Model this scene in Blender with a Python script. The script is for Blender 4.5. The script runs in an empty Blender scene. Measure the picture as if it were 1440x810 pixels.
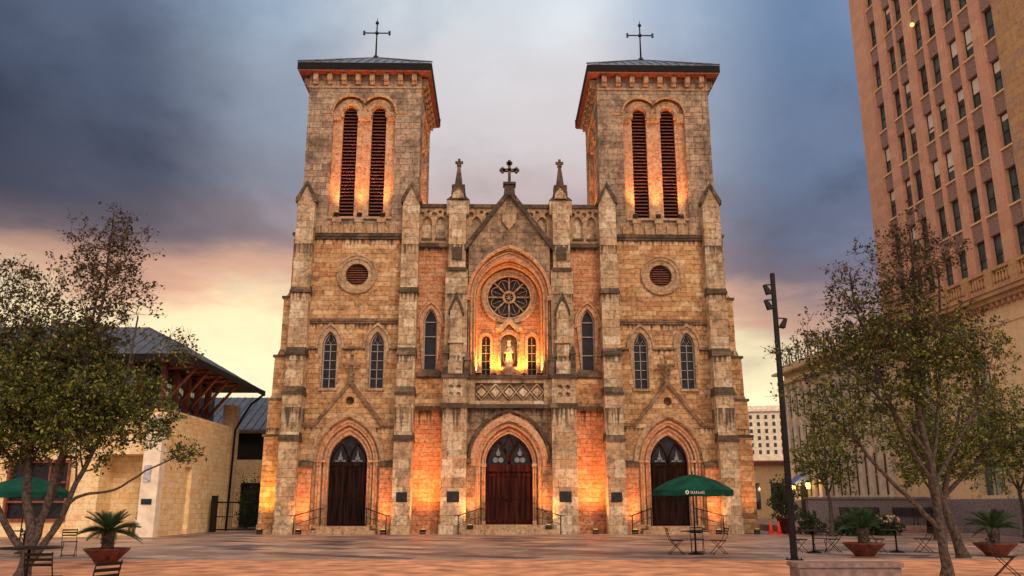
import bpy, bmesh, math, random
from mathutils import Vector, Matrix
from mathutils.geometry import tessellate_polygon
R=math.radians; PI=math.pi
random.seed(7)
S=bpy.context.scene; C=S.collection
# ---------------------------------------------------------------- camera
cam=bpy.data.cameras.new('camera'); cam.lens=30; cam.sensor_width=36; cam.clip_end=2000; cam.clip_start=.1
co=bpy.data.objects.new('camera',cam); C.objects.link(co); S.camera=co
co.location=(0,0,1.6); co.rotation_euler=(R(90+14.26),0,R(-1.0))
# ---------------------------------------------------------------- world
W=bpy.data.worlds.new('World'); S.world=W; W.use_nodes=True
nt=W.node_tree; N=nt.nodes; L=nt.links; N.clear()
def nn(t,nt_=None,**k):
    n=(nt_ or nt).nodes.new(t)
    for a,b in k.items(): setattr(n,a,b)
    return n
def ramp(nt_,stops,interp='LINEAR'):
    n=nt_.nodes.new('ShaderNodeValToRGB'); e=n.color_ramp.elements; n.color_ramp.interpolation=interp
    e[0].position=stops[0][0]; e[0].color=tuple(stops[0][1])+(1,)
    e[1].position=stops[-1][0]; e[1].color=tuple(stops[-1][1])+(1,)
    for p,c in stops[1:-1]:
        x=e.new(p); x.color=tuple(c)+(1,)
    return n
def math_(nt_,op,a,b=None,c=None):
    n=nt_.nodes.new('ShaderNodeMath'); n.operation=op
    for i,v in enumerate((a,b,c)):
        if v is None: continue
        if isinstance(v,(int,float)): n.inputs[i].default_value=v
        else: nt_.links.new(v,n.inputs[i])
    return n.outputs[0]
def mixc(nt_,fac,a,b,bt='MIX'):
    n=nt_.nodes.new('ShaderNodeMix'); n.data_type='RGBA'; n.blend_type=bt
    for sock,v in ((n.inputs[0],fac),(n.inputs[6],a),(n.inputs[7],b)):
        if isinstance(v,(int,float)): sock.default_value=v
        elif isinstance(v,tuple): sock.default_value=v+(1,) if len(v)==3 else v
        else: nt_.links.new(v,sock)
    return n.outputs[2]
tc=nn('ShaderNodeTexCoord'); sep=nn('ShaderNodeSeparateXYZ'); L.new(tc.outputs['Generated'],sep.inputs[0])
dx,dy,dz=sep.outputs
den=math_(nt,'ADD',math_(nt,'MAXIMUM',dz,0),.22)
cx=nn('ShaderNodeCombineXYZ'); L.new(math_(nt,'DIVIDE',dx,den),cx.inputs[0]); L.new(math_(nt,'DIVIDE',dy,den),cx.inputs[1])
n1=nn('ShaderNodeTexNoise'); n1.inputs['Scale'].default_value=1.15; n1.inputs['Detail'].default_value=9; n1.inputs['Roughness'].default_value=.56; n1.inputs['Distortion'].default_value=.25
L.new(cx.outputs[0],n1.inputs['Vector'])
mp=nn('ShaderNodeMapping'); mp.inputs['Scale'].default_value=(1.7,1.7,7.5); mp.inputs['Location'].default_value=(3.1,.4,2.2); L.new(tc.outputs['Generated'],mp.inputs[0])
n2=nn('ShaderNodeTexNoise'); n2.inputs['Scale'].default_value=1.6; n2.inputs['Detail'].default_value=8; n2.inputs['Roughness'].default_value=.58; L.new(mp.outputs[0],n2.inputs['Vector'])
w1=math_(nt,'MULTIPLY',math_(nt,'SUBTRACT',n1.outputs[0],.5),.16)
w2=math_(nt,'MULTIPLY',math_(nt,'SUBTRACT',n2.outputs[0],.5),.12)
rs=nn('ShaderNodeMapRange'); rs.interpolation_type='SMOOTHSTEP'; L.new(dx,rs.inputs[0]); rs.inputs[1].default_value=.12; rs.inputs[2].default_value=.36; rs.inputs[4].default_value=.055
el=math_(nt,'ADD',math_(nt,'ADD',math_(nt,'ADD',dz,w1),w2),rs.outputs[0])
rz=ramp(nt,[(0,(1.0,.72,.42)),(.14,(1.0,.84,.52)),(.205,(1.0,.80,.47)),(.243,(.80,.44,.28)),(.285,(.34,.24,.235)),(.35,(.32,.31,.35)),(.43,(.37,.41,.48)),(.55,(.37,.47,.58)),(1,(.36,.45,.56))],'EASE')
L.new(el,rz.inputs[0])
ax=math_(nt,'ADD',math_(nt,'MULTIPLY',math_(nt,'ADD',dx,math_(nt,'MULTIPLY',w1,.8)),.5),.5)
ra=ramp(nt,[(.20,(.10,.115,.17)),(.30,(.22,.24,.31)),(.38,(.78,.80,.84)),(.45,(1.5,1.28,1.12)),(.55,(1.55,1.32,1.16)),(.60,(.86,.87,.92)),(.66,(.40,.47,.62)),(.78,(.55,.62,.78)),(1,(.6,.6,.7))],'EASE')
L.new(ax,ra.inputs[0])
# clouds darken the upper sky sideways; the glow near the horizon stays bright
hi=nn('ShaderNodeMapRange'); hi.interpolation_type='SMOOTHSTEP'; L.new(el,hi.inputs[0]); hi.inputs[1].default_value=.17; hi.inputs[2].default_value=.33
col=mixc(nt,hi.outputs[0],rz.outputs[0],mixc(nt,1.0,rz.outputs[0],ra.outputs[0],'MULTIPLY'))
# soft lighter and darker cloud patches
pr=ramp(nt,[(.32,(.52,.55,.60)),(.46,(.88,.90,.92)),(.54,(1.08,1.05,1.04)),(.68,(1.22,1.19,1.16))],'EASE'); L.new(n1.outputs[0],pr.inputs[0])
col=mixc(nt,1.0,col,pr.outputs[0],'MULTIPLY')
# the half of the sky behind the photographer: unseen, made bright and warm to light the facade
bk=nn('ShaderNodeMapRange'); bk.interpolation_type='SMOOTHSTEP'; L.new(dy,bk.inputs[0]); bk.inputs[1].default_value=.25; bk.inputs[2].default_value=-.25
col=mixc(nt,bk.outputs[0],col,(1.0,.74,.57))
sky=nn('ShaderNodeTexSky'); sky.sky_type='NISHITA'; sky.sun_disc=False; sky.sun_elevation=R(34); sky.sun_rotation=R(153)
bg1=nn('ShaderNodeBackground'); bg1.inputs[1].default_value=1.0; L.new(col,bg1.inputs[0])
bg2=nn('ShaderNodeBackground'); bg2.inputs[1].default_value=.006; L.new(sky.outputs[0],bg2.inputs[0])
ad=nn('ShaderNodeAddShader'); L.new(bg1.outputs[0],ad.inputs[0]); L.new(bg2.outputs[0],ad.inputs[1])
wo=nn('ShaderNodeOutputWorld'); L.new(ad.outputs[0],wo.inputs[0])
sl=bpy.data.lights.new('sun','SUN'); sl.energy=1.4; sl.angle=R(22); sl.color=(1,.72,.50)
so=bpy.data.objects.new('sun',sl); C.objects.link(so); so.rotation_euler=(R(56),0,R(27))
S.view_settings.view_transform='Standard'; S.view_settings.look='None'; S.view_settings.exposure=0.14; S.view_settings.gamma=1
S.view_settings.use_curve_mapping=False
S.render.engine='CYCLES'
S.cycles.max_bounces=5; S.cycles.diffuse_bounces=3
# ---------------------------------------------------------------- materials
def newmat(name):
    m=bpy.data.materials.new(name); m.use_nodes=True; t=m.node_tree
    return m,t,t.nodes['Principled BSDF']
def plain(name,col,rough=.6,metal=0,var=.12,scale=6,bump=0,emit=None,es=0,spec=.5,var2=None,stretch=None):
    m,t,b=newmat(name)
    g=nn('ShaderNodeNewGeometry',t)
    n=nn('ShaderNodeTexNoise',t); n.inputs['Scale'].default_value=scale; n.inputs['Detail'].default_value=6; t.links.new(g.outputs['Position'],n.inputs['Vector'])
    if stretch:
        mq=nn('ShaderNodeMapping',t); mq.inputs['Scale'].default_value=stretch; t.links.new(g.outputs['Position'],mq.inputs[0]); t.links.new(mq.outputs[0],n.inputs['Vector'])
    lo=tuple(c*(1-var*2) for c in col); hi_=tuple(min(1,c*(1+var*2)) for c in col)
    if var2: lo=var2
    r=ramp(t,[(.3,lo),(.7,hi_)]); t.links.new(n.outputs[0],r.inputs[0]); t.links.new(r.outputs[0],b.inputs['Base Color'])
    b.inputs['Roughness'].default_value=rough; b.inputs['Metallic'].default_value=metal; b.inputs['Specular IOR Level'].default_value=spec
    if bump:
        bp=nn('ShaderNodeBump',t); bp.inputs['Strength'].default_value=bump; bp.inputs['Distance'].default_value=.03
        t.links.new(n.outputs[0],bp.inputs['Height']); t.links.new(bp.outputs[0],b.inputs['Normal'])
    if emit: b.inputs['Emission Color'].default_value=emit+(1,); b.inputs['Emission Strength'].default_value=es
    return m
def wallvec(t):
    """position flattened onto whichever way the wall faces: (along, up, 0)"""
    g=nn('ShaderNodeNewGeometry',t); s=nn('ShaderNodeSeparateXYZ',t); t.links.new(g.outputs['Position'],s.inputs[0])
    q=nn('ShaderNodeSeparateXYZ',t); t.links.new(g.outputs['True Normal'],q.inputs[0])
    f=math_(t,'GREATER_THAN',math_(t,'ABSOLUTE',q.outputs[0]),.707)
    u=math_(t,'ADD',math_(t,'MULTIPLY',s.outputs[0],math_(t,'SUBTRACT',1,f)),math_(t,'MULTIPLY',s.outputs[1],f))
    c=nn('ShaderNodeCombineXYZ',t); t.links.new(u,c.inputs[0]); t.links.new(s.outputs[2],c.inputs[1])
    return c.outputs[0],g.outputs['Position']
def masonry(name,c1,c2,mort,bw=.75,bh=.34,patch=None,stain=.5,stain_sc=.9,stain_lo=.5,streak=.5,bump=.6,msize=.018,rough=.9,dirt=(.045,.038,.034),grain=.52,drips=(),warp=.1):
    m,t,b=newmat(name); v,pos=wallvec(t)
    nd=nn('ShaderNodeTexNoise',t); nd.inputs['Scale'].default_value=1.6; nd.inputs['Detail'].default_value=2; t.links.new(v,nd.inputs['Vector'])
    va=nn('ShaderNodeVectorMath',t); va.operation='MULTIPLY_ADD'; t.links.new(nd.outputs['Color'],va.inputs[0]); va.inputs[1].default_value=(warp,warp*.5,0); t.links.new(v,va.inputs[2])
    br=nn('ShaderNodeTexBrick',t); br.inputs['Scale'].default_value=1; br.inputs['Brick Width'].default_value=bw; br.inputs['Row Height'].default_value=bh
    br.inputs['Mortar Size'].default_value=msize; br.inputs['Mortar Smooth'].default_value=.4; br.offset=.5; br.squash=1.35; br.squash_frequency=3
    br.inputs['Color1'].default_value=c1+(1,); br.inputs['Color2'].default_value=c2+(1,); br.inputs['Mortar'].default_value=mort+(1,); br.inputs['Bias'].default_value=-.1
    t.links.new(va.outputs[0],br.inputs['Vector'])
    c=br.outputs['Color']
    # second brick layer tints random blocks (warm, grey) to break up the courses
    b2=nn('ShaderNodeTexBrick',t); b2.inputs['Scale'].default_value=1; b2.inputs['Brick Width'].default_value=bw; b2.inputs['Row Height'].default_value=bh; b2.offset=.5; b2.squash=1.35; b2.squash_frequency=3
    b2.inputs['Mortar Size'].default_value=0; b2.inputs['Color1'].default_value=(0,0,0,1); b2.inputs['Color2'].default_value=(1,1,1,1)
    mpp=nn('ShaderNodeMapping',t); mpp.inputs['Location'].default_value=(bw*14,bh*24,0); t.links.new(va.outputs[0],mpp.inputs[0]); t.links.new(mpp.outputs[0],b2.inputs['Vector'])
    if patch:
        f=nn('ShaderNodeMapRange',t); t.links.new(b2.outputs['Color'],f.inputs[0]); f.inputs[1].default_value=.5; f.inputs[2].default_value=1; f.inputs[4].default_value=.8
        c=mixc(t,f.outputs[0],c,patch)
    # weathering grain
    n1=nn('ShaderNodeTexNoise',t); n1.inputs['Scale'].default_value=5.5; n1.inputs['Detail'].default_value=9; n1.inputs['Roughness'].default_value=.72; t.links.new(pos,n1.inputs['Vector'])
    r1=ramp(t,[(.30,(1-grain*1.5,)*3),(.5,(1,1,1)),(.72,(1+grain*.8,)*3)]); t.links.new(n1.outputs[0],r1.inputs[0])
    c=mixc(t,1.0,c,r1.outputs[0],'MULTIPLY')
    # dark lichen stains and vertical run-off streaks, each with a shape of its own
    n2=nn('ShaderNodeTexNoise',t); n2.inputs['Scale'].default_value=stain_sc; n2.inputs['Detail'].default_value=10; n2.inputs['Roughness'].default_value=.7; t.links.new(pos,n2.inputs['Vector'])
    f2=nn('ShaderNodeMapRange',t); t.links.new(n2.outputs[0],f2.inputs[0]); f2.inputs[1].default_value=stain_lo; f2.inputs[2].default_value=stain_lo+.2; f2.inputs[4].default_value=stain
    c=mixc(t,f2.outputs[0],c,dirt)
    mp2=nn('ShaderNodeMapping',t); mp2.inputs['Scale'].default_value=(2.6,2.6,.28); t.links.new(pos,mp2.inputs[0])
    n3=nn('ShaderNodeTexNoise',t); n3.inputs['Scale'].default_value=1.2; n3.inputs['Detail'].default_value=6; n3.inputs['Roughness'].default_value=.6; t.links.new(mp2.outputs[0],n3.inputs['Vector'])
    f3=nn('ShaderNodeMapRange',t); t.links.new(n3.outputs[0],f3.inputs[0]); f3.inputs[1].default_value=.52; f3.inputs[2].default_value=.72; f3.inputs[4].default_value=streak
    c=mixc(t,f3.outputs[0],c,tuple(d*2.2 for d in dirt))
    if drips:
        sz=nn('ShaderNodeSeparateXYZ',t); t.links.new(v,sz.inputs[0])
        nc=nn('ShaderNodeTexNoise',t); nc.inputs['Scale'].default_value=1.0; nc.inputs['Detail'].default_value=3
        mc=nn('ShaderNodeMapping',t); mc.inputs['Scale'].default_value=(5.5,.35,1); t.links.new(v,mc.inputs[0]); t.links.new(mc.outputs[0],nc.inputs['Vector'])
        lenf=nn('ShaderNodeMapRange',t); t.links.new(nc.outputs[0],lenf.inputs[0]); lenf.inputs[1].default_value=.38; lenf.inputs[2].default_value=.68
        for zt,ln in drips:
            dd=math_(t,'SUBTRACT',zt,sz.outputs[1])                       # metres below the ledge
            a=nn('ShaderNodeMapRange',t); t.links.new(math_(t,'SUBTRACT',math_(t,'MULTIPLY',lenf.outputs[0],ln),dd),a.inputs[0]); a.inputs[1].default_value=-.05; a.inputs[2].default_value=ln*.45; a.inputs[4].default_value=.85
            c=mixc(t,math_(t,'MULTIPLY',a.outputs[0],math_(t,'GREATER_THAN',dd,0)),c,dirt)
    t.links.new(c,b.inputs['Base Color']); b.inputs['Roughness'].default_value=rough; b.inputs['Specular IOR Level'].default_value=.2
    h=math_(t,'ADD',math_(t,'MULTIPLY',br.outputs['Fac'],-1.0),math_(t,'MULTIPLY',n1.outputs[0],1.1))
    bp=nn('ShaderNodeBump',t); bp.inputs['Strength'].default_value=bump; bp.inputs['Distance'].default_value=.035; t.links.new(h,bp.inputs['Height']); t.links.new(bp.outputs[0],b.inputs['Normal'])
    return m
M_={}
M_['rubble']=masonry('rubble_limestone',(.55,.34,.175),(.38,.195,.095),(.30,.19,.115),.62,.30,(.66,.50,.31),stain=.7,stain_lo=.55,streak=.4,bump=.9,drips=((17.7,.6),(12.3,.5),(10.7,.35),(6.0,.5)),warp=.26,msize=.014)
M_['ashlar']=masonry('ashlar_limestone',(.51,.38,.25),(.36,.25,.16),(.26,.19,.135),.62,.52,(.68,.60,.47),stain=.85,stain_lo=.53,streak=.5,bump=.8,drips=((7.1,2.0),(14.1,.7),(10.2,.6),(17.2,1.2)),msize=.012)
M_['rose']=masonry('reddish_limestone',(.54,.27,.15),(.42,.19,.095),(.32,.16,.09),.6,.26,(.58,.36,.22),stain=.45,stain_lo=.57,streak=.35,bump=.9,drips=((7.05,1.0),(17.2,.5)),warp=.22,msize=.013)
M_['trim']=masonry('carved_trim_stone',(.44,.31,.20),(.40,.26,.16),(.26,.17,.11),.9,.6,(.46,.35,.24),stain=.6,stain_lo=.53,streak=.45,stain_sc=1.6,bump=.35)
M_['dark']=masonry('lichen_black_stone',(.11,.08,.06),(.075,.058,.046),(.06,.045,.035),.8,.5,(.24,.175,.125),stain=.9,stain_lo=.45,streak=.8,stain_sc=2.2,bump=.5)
M_['weather']=masonry('weathered_belfry_stone',(.42,.32,.24),(.24,.175,.14),(.18,.135,.105),.62,.42,(.46,.36,.27),stain=.9,stain_lo=.49,streak=.5,stain_sc=.55,bump=.9)
M_['gable']=masonry('blackened_gable_stone',(.34,.25,.17),(.28,.19,.13),(.12,.09,.07),.6,.42,(.40,.29,.19),stain=.9,stain_lo=.46,streak=.6,stain_sc=1.3,drips=((7.2,1.7),))
M_['coping']=masonry('brown_weathered_shaded_coping',(.25,.165,.105),(.19,.125,.085),(.10,.075,.055),.8,.5,(.36,.25,.165),stain=.8,stain_lo=.48,streak=.6,stain_sc=2.2,bump=.5)  # brown stone, darkened further so colour supplies the mouldings' shadow edges
M_['moss']=plain('mossy_ledge_stone',(.12,.11,.075),.95,var=.35,scale=3,bump=.5)
M_['arch']=masonry('portal_stone',(.52,.31,.19),(.48,.27,.16),(.36,.2,.12),.5,.42,(.50,.36,.25),stain=.35,stain_lo=.56,streak=.2,bump=.3)
M_['glass']=plain('dark_leaded_glass',(.012,.014,.024),.3,var=.4,scale=3,spec=.25)
M_['mull']=plain('grey_window_bars',(.34,.32,.31),.6,var=.1)
M_['door']=plain('dark_oak_door',(.016,.007,.006),.8,spec=.08,var=.45,scale=1.5,stretch=(5,5,.35))
M_['door2']=plain('red_brown_plank_door',(.036,.009,.0075),.75,spec=.08,var=.46,scale=1.5,stretch=(5,5,.3))
M_['white_tr']=plain('pale_tracery_glass',(.13,.16,.21),.5,var=.2,scale=8)
M_['louv']=plain('rust_brown_louver',(.17,.062,.042),.7,var=.2)
M_['black']=plain('interior_dark',(.01,.01,.01),.9,var=0)
M_['slate']=plain('blue_grey_roof_metal',(.11,.125,.155),.4,metal=.3,var=.15,scale=2)
M_['fascia']=plain('dark_fascia_metal',(.008,.008,.010),.7,spec=.15,var=.2)
M_['iron']=plain('black_iron',(.012,.012,.014),.45,metal=.6,var=.2)
M_['plaque']=plain('dark_bronze_plaque',(.03,.034,.04),.35,metal=.7,var=.2)
M_['statue']=plain('pale_statue_stone',(.62,.50,.36),.7,var=.15,scale=9)
M_['statue_robe']=plain('rose_statue_robe',(.48,.17,.11),.7,var=.15,scale=9)
def bricky(name,c1,c2,mort,bw,bh,**k): return masonry(name,c1,c2,mort,bw,bh,**k)
M_['yellow']=bricky('yellow_limestone_blocks',(.88,.69,.40),(.80,.52,.24),(.62,.46,.29),.55,.28,patch=(.90,.76,.52),stain=.12,stain_lo=.6,streak=.12,bump=.25,grain=.22)
M_['pale']=plain('pale_plastered_stone',(.80,.72,.60),.85,var=.1,scale=2,bump=.1)
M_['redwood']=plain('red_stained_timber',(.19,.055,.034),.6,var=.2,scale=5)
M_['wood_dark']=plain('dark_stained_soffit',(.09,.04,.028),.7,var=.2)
M_['green_glass']=plain('greenish_window_glass',(.14,.19,.17),.12,var=.2)
M_['pink']=bricky('pink_tower_limestone',(.70,.40,.29),(.63,.35,.25),(.50,.29,.21),1.3,.55,patch=(.74,.46,.34),stain=.12,stain_lo=.6,streak=.12,bump=.12,grain=.12,msize=.008)
M_['quoin']=bricky('mottled_quoin_limestone',(.58,.38,.2),(.50,.29,.17),(.36,.24,.15),1.1,.5,patch=(.42,.29,.26),stain=.2,stain_lo=.56,streak=.1,bump=.2,grain=.25)
M_['spandrel']=plain('ornamental_mauve_panel',(.30,.20,.185),.8,var=.28,scale=14,bump=1.0)
M_['tglass']=plain('office_window_glass',(.03,.06,.075),.06,var=.8,scale=.9,spec=.9)
M_['frame']=plain('window_frame_dark',(.04,.045,.045),.5,var=.1)
M_['cream']=bricky('cream_classical_stone',(.84,.67,.44),(.80,.60,.38),(.6,.45,.3),1.4,.6,patch=(.84,.62,.4),stain=.15,stain_lo=.58,streak=.15,bump=.1,grain=.15,msize=.008)
M_['granite']=plain('mauve_grey_granite',(.22,.19,.22),.6,var=.3,scale=14,bump=.2)
M_['bark']=plain('grey_brown_bark',(.06,.046,.040),.9,var=.4,scale=14,bump=.8)
M_['green_cloth']=plain('dark_green_canvas',(.005,.062,.042),.85,spec=.15,var=.25,scale=2.5,bump=.1)
M_['terracotta']=plain('glazed_terracotta_bowl',(.12,.026,.018),.5,var=.35,scale=5)
M_['soil']=plain('planter_soil',(.04,.028,.02),.95,var=.3)
M_['palm']=plain('sago_palm_green',(.035,.085,.03),.5,var=.3,scale=5)
M_['cone']=plain('red_orange_plastic',(.85,.06,.03),.5,var=.1)
M_['white']=plain('white_band',(.75,.73,.7),.6,var=.05)
M_['concrete']=plain('mauve_concrete_seat',(.20,.155,.16),.8,var=.2,scale=7,bump=.25)
M_['steel']=plain('dark_lamp_post_paint',(.008,.010,.014),.6,spec=.2,var=.2)
M_['signp']=plain('sun_bleached_blue_panel',(.40,.44,.56),.5,var=.25,scale=12)
M_['blue']=plain('blue_canvas',(.16,.24,.5),.8,var=.15)
M_['lampglow']=plain('lit_lamp_glass',(1,.75,.4),.4,var=0,emit=(1,.50,.12),es=3)
M_['floodglow']=plain('lit_flood_lens',(1,.6,.2),.4,var=0,emit=(1,.55,.12),es=4)
M_['skin']=plain('skin',(.35,.2,.14),.6,var=.05)
M_['flower']=plain('orange_white_blossom',(.7,.38,.25),.7,var=.5,scale=14)
def leafmat(name,stops,trans=.3):
    m,t,b=newmat(name); g=nn('ShaderNodeNewGeometry',t)
    r=ramp(t,stops); t.links.new(g.outputs['Random Per Island'],r.inputs[0]); t.links.new(r.outputs[0],b.inputs['Base Color'])
    b.inputs['Roughness'].default_value=.55; b.inputs['Specular IOR Level'].default_value=.3
    tr=nn('ShaderNodeBsdfTranslucent',t); t.links.new(r.outputs[0],tr.inputs[0]); mx=nn('ShaderNodeMixShader',t); mx.inputs[0].default_value=trans
    t.links.new(b.outputs[0],mx.inputs[1]); t.links.new(tr.outputs[0],mx.inputs[2]); t.links.new(mx.outputs[0],t.nodes['Material Output'].inputs[0])
    return m
M_['leaf']=leafmat('olive_oak_leaves',[(0,(.016,.026,.007)),(.4,(.055,.085,.014)),(.72,(.15,.19,.03)),(1,(.34,.37,.075))],.3)
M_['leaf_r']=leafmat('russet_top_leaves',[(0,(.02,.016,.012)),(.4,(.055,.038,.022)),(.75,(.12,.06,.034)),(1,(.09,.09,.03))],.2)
M_['leaf_b']=leafmat('dark_shrub_leaves',[(0,(.015,.035,.012)),(.5,(.035,.075,.022)),(1,(.07,.11,.035))])
# paving
def paving():
    m,t,b=newmat('flagstone_paving'); g=nn('ShaderNodeNewGeometry',t)
    rot=nn('ShaderNodeMapping',t); rot.inputs['Rotation'].default_value=(0,0,R(34)); t.links.new(g.outputs['Position'],rot.inputs[0])
    nd=nn('ShaderNodeTexNoise',t); nd.inputs['Scale'].default_value=.9; t.links.new(rot.outputs[0],nd.inputs['Vector'])
    va=nn('ShaderNodeVectorMath',t); va.operation='MULTIPLY_ADD'; t.links.new(nd.outputs['Color'],va.inputs[0]); va.inputs[1].default_value=(.25,.25,0); t.links.new(rot.outputs[0],va.inputs[2])
    br=nn('ShaderNodeTexBrick',t); br.inputs['Scale'].default_value=1; br.inputs['Brick Width'].default_value=2.1; br.inputs['Row Height'].default_value=1.15; br.squash=1.5; br.squash_frequency=2
    br.inputs['Mortar Size'].default_value=.06; br.inputs['Color1'].default_value=(.44,.36,.32,1); br.inputs['Color2'].default_value=(.075,.062,.085,1); br.inputs['Mortar'].default_value=(.42,.32,.25,1)
    t.links.new(va.outputs[0],br.inputs['Vector'])
    n1=nn('ShaderNodeTexNoise',t); n1.inputs['Scale'].default_value=1.1; n1.inputs['Detail'].default_value=10; n1.inputs['Roughness'].default_value=.7; t.links.new(g.outputs['Position'],n1.inputs['Vector'])
    b2=nn('ShaderNodeTexBrick',t); b2.inputs['Scale'].default_value=1; b2.inputs['Brick Width'].default_value=2.1; b2.inputs['Row Height'].default_value=1.15; b2.squash=1.5; b2.squash_frequency=2; b2.inputs['Mortar Size'].default_value=0
    b2.inputs['Color1'].default_value=(0,0,0,1); b2.inputs['Color2'].default_value=(1,1,1,1)
    m2=nn('ShaderNodeMapping',t); m2.inputs['Location'].default_value=(2.1*8,1.15*12,0); t.links.new(va.outputs[0],m2.inputs[0]); t.links.new(m2.outputs[0],b2.inputs['Vector'])
    f2=nn('ShaderNodeMapRange',t); t.links.new(b2.outputs['Color'],f2.inputs[0]); f2.inputs[1].default_value=.62; f2.inputs[2].default_value=.95; f2.inputs[4].default_value=.75
    tint=mixc(t,f2.outputs[0],br.outputs['Color'],(.40,.26,.18))
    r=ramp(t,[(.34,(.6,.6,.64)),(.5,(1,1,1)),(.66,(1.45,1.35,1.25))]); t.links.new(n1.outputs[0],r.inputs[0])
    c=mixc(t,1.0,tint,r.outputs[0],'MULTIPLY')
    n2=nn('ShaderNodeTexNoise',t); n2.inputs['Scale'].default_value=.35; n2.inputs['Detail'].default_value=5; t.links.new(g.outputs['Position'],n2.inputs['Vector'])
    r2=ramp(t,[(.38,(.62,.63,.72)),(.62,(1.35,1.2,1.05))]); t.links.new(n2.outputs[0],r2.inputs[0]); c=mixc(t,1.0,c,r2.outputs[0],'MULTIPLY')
    t.links.new(c,b.inputs['Base Color']); b.inputs['Roughness'].default_value=.45; b.inputs['Specular IOR Level'].default_value=.4
    bp=nn('ShaderNodeBump',t); bp.inputs['Strength'].default_value=.5; bp.inputs['Distance'].default_value=.02
    t.links.new(math_(t,'SUBTRACT',math_(t,'MULTIPLY',n1.outputs[0],1.0),br.outputs['Fac']),bp.inputs['Height']); t.links.new(bp.outputs[0],b.inputs['Normal'])
    return m
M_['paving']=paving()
M_['gravel']=plain('orange_crushed_granite',(.62,.30,.165),.95,var=.26,scale=1.3,bump=.5)
M_['border']=plain('pale_tan_paver_border',(.38,.28,.22),.8,var=.2,scale=4,bump=.2)
M_['asphalt']=plain('dark_asphalt',(.06,.055,.055),.9,var=.2)
M_['rosewalk']=plain('rosy_concrete_walk',(.36,.22,.19),.85,var=.2,scale=3)
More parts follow.
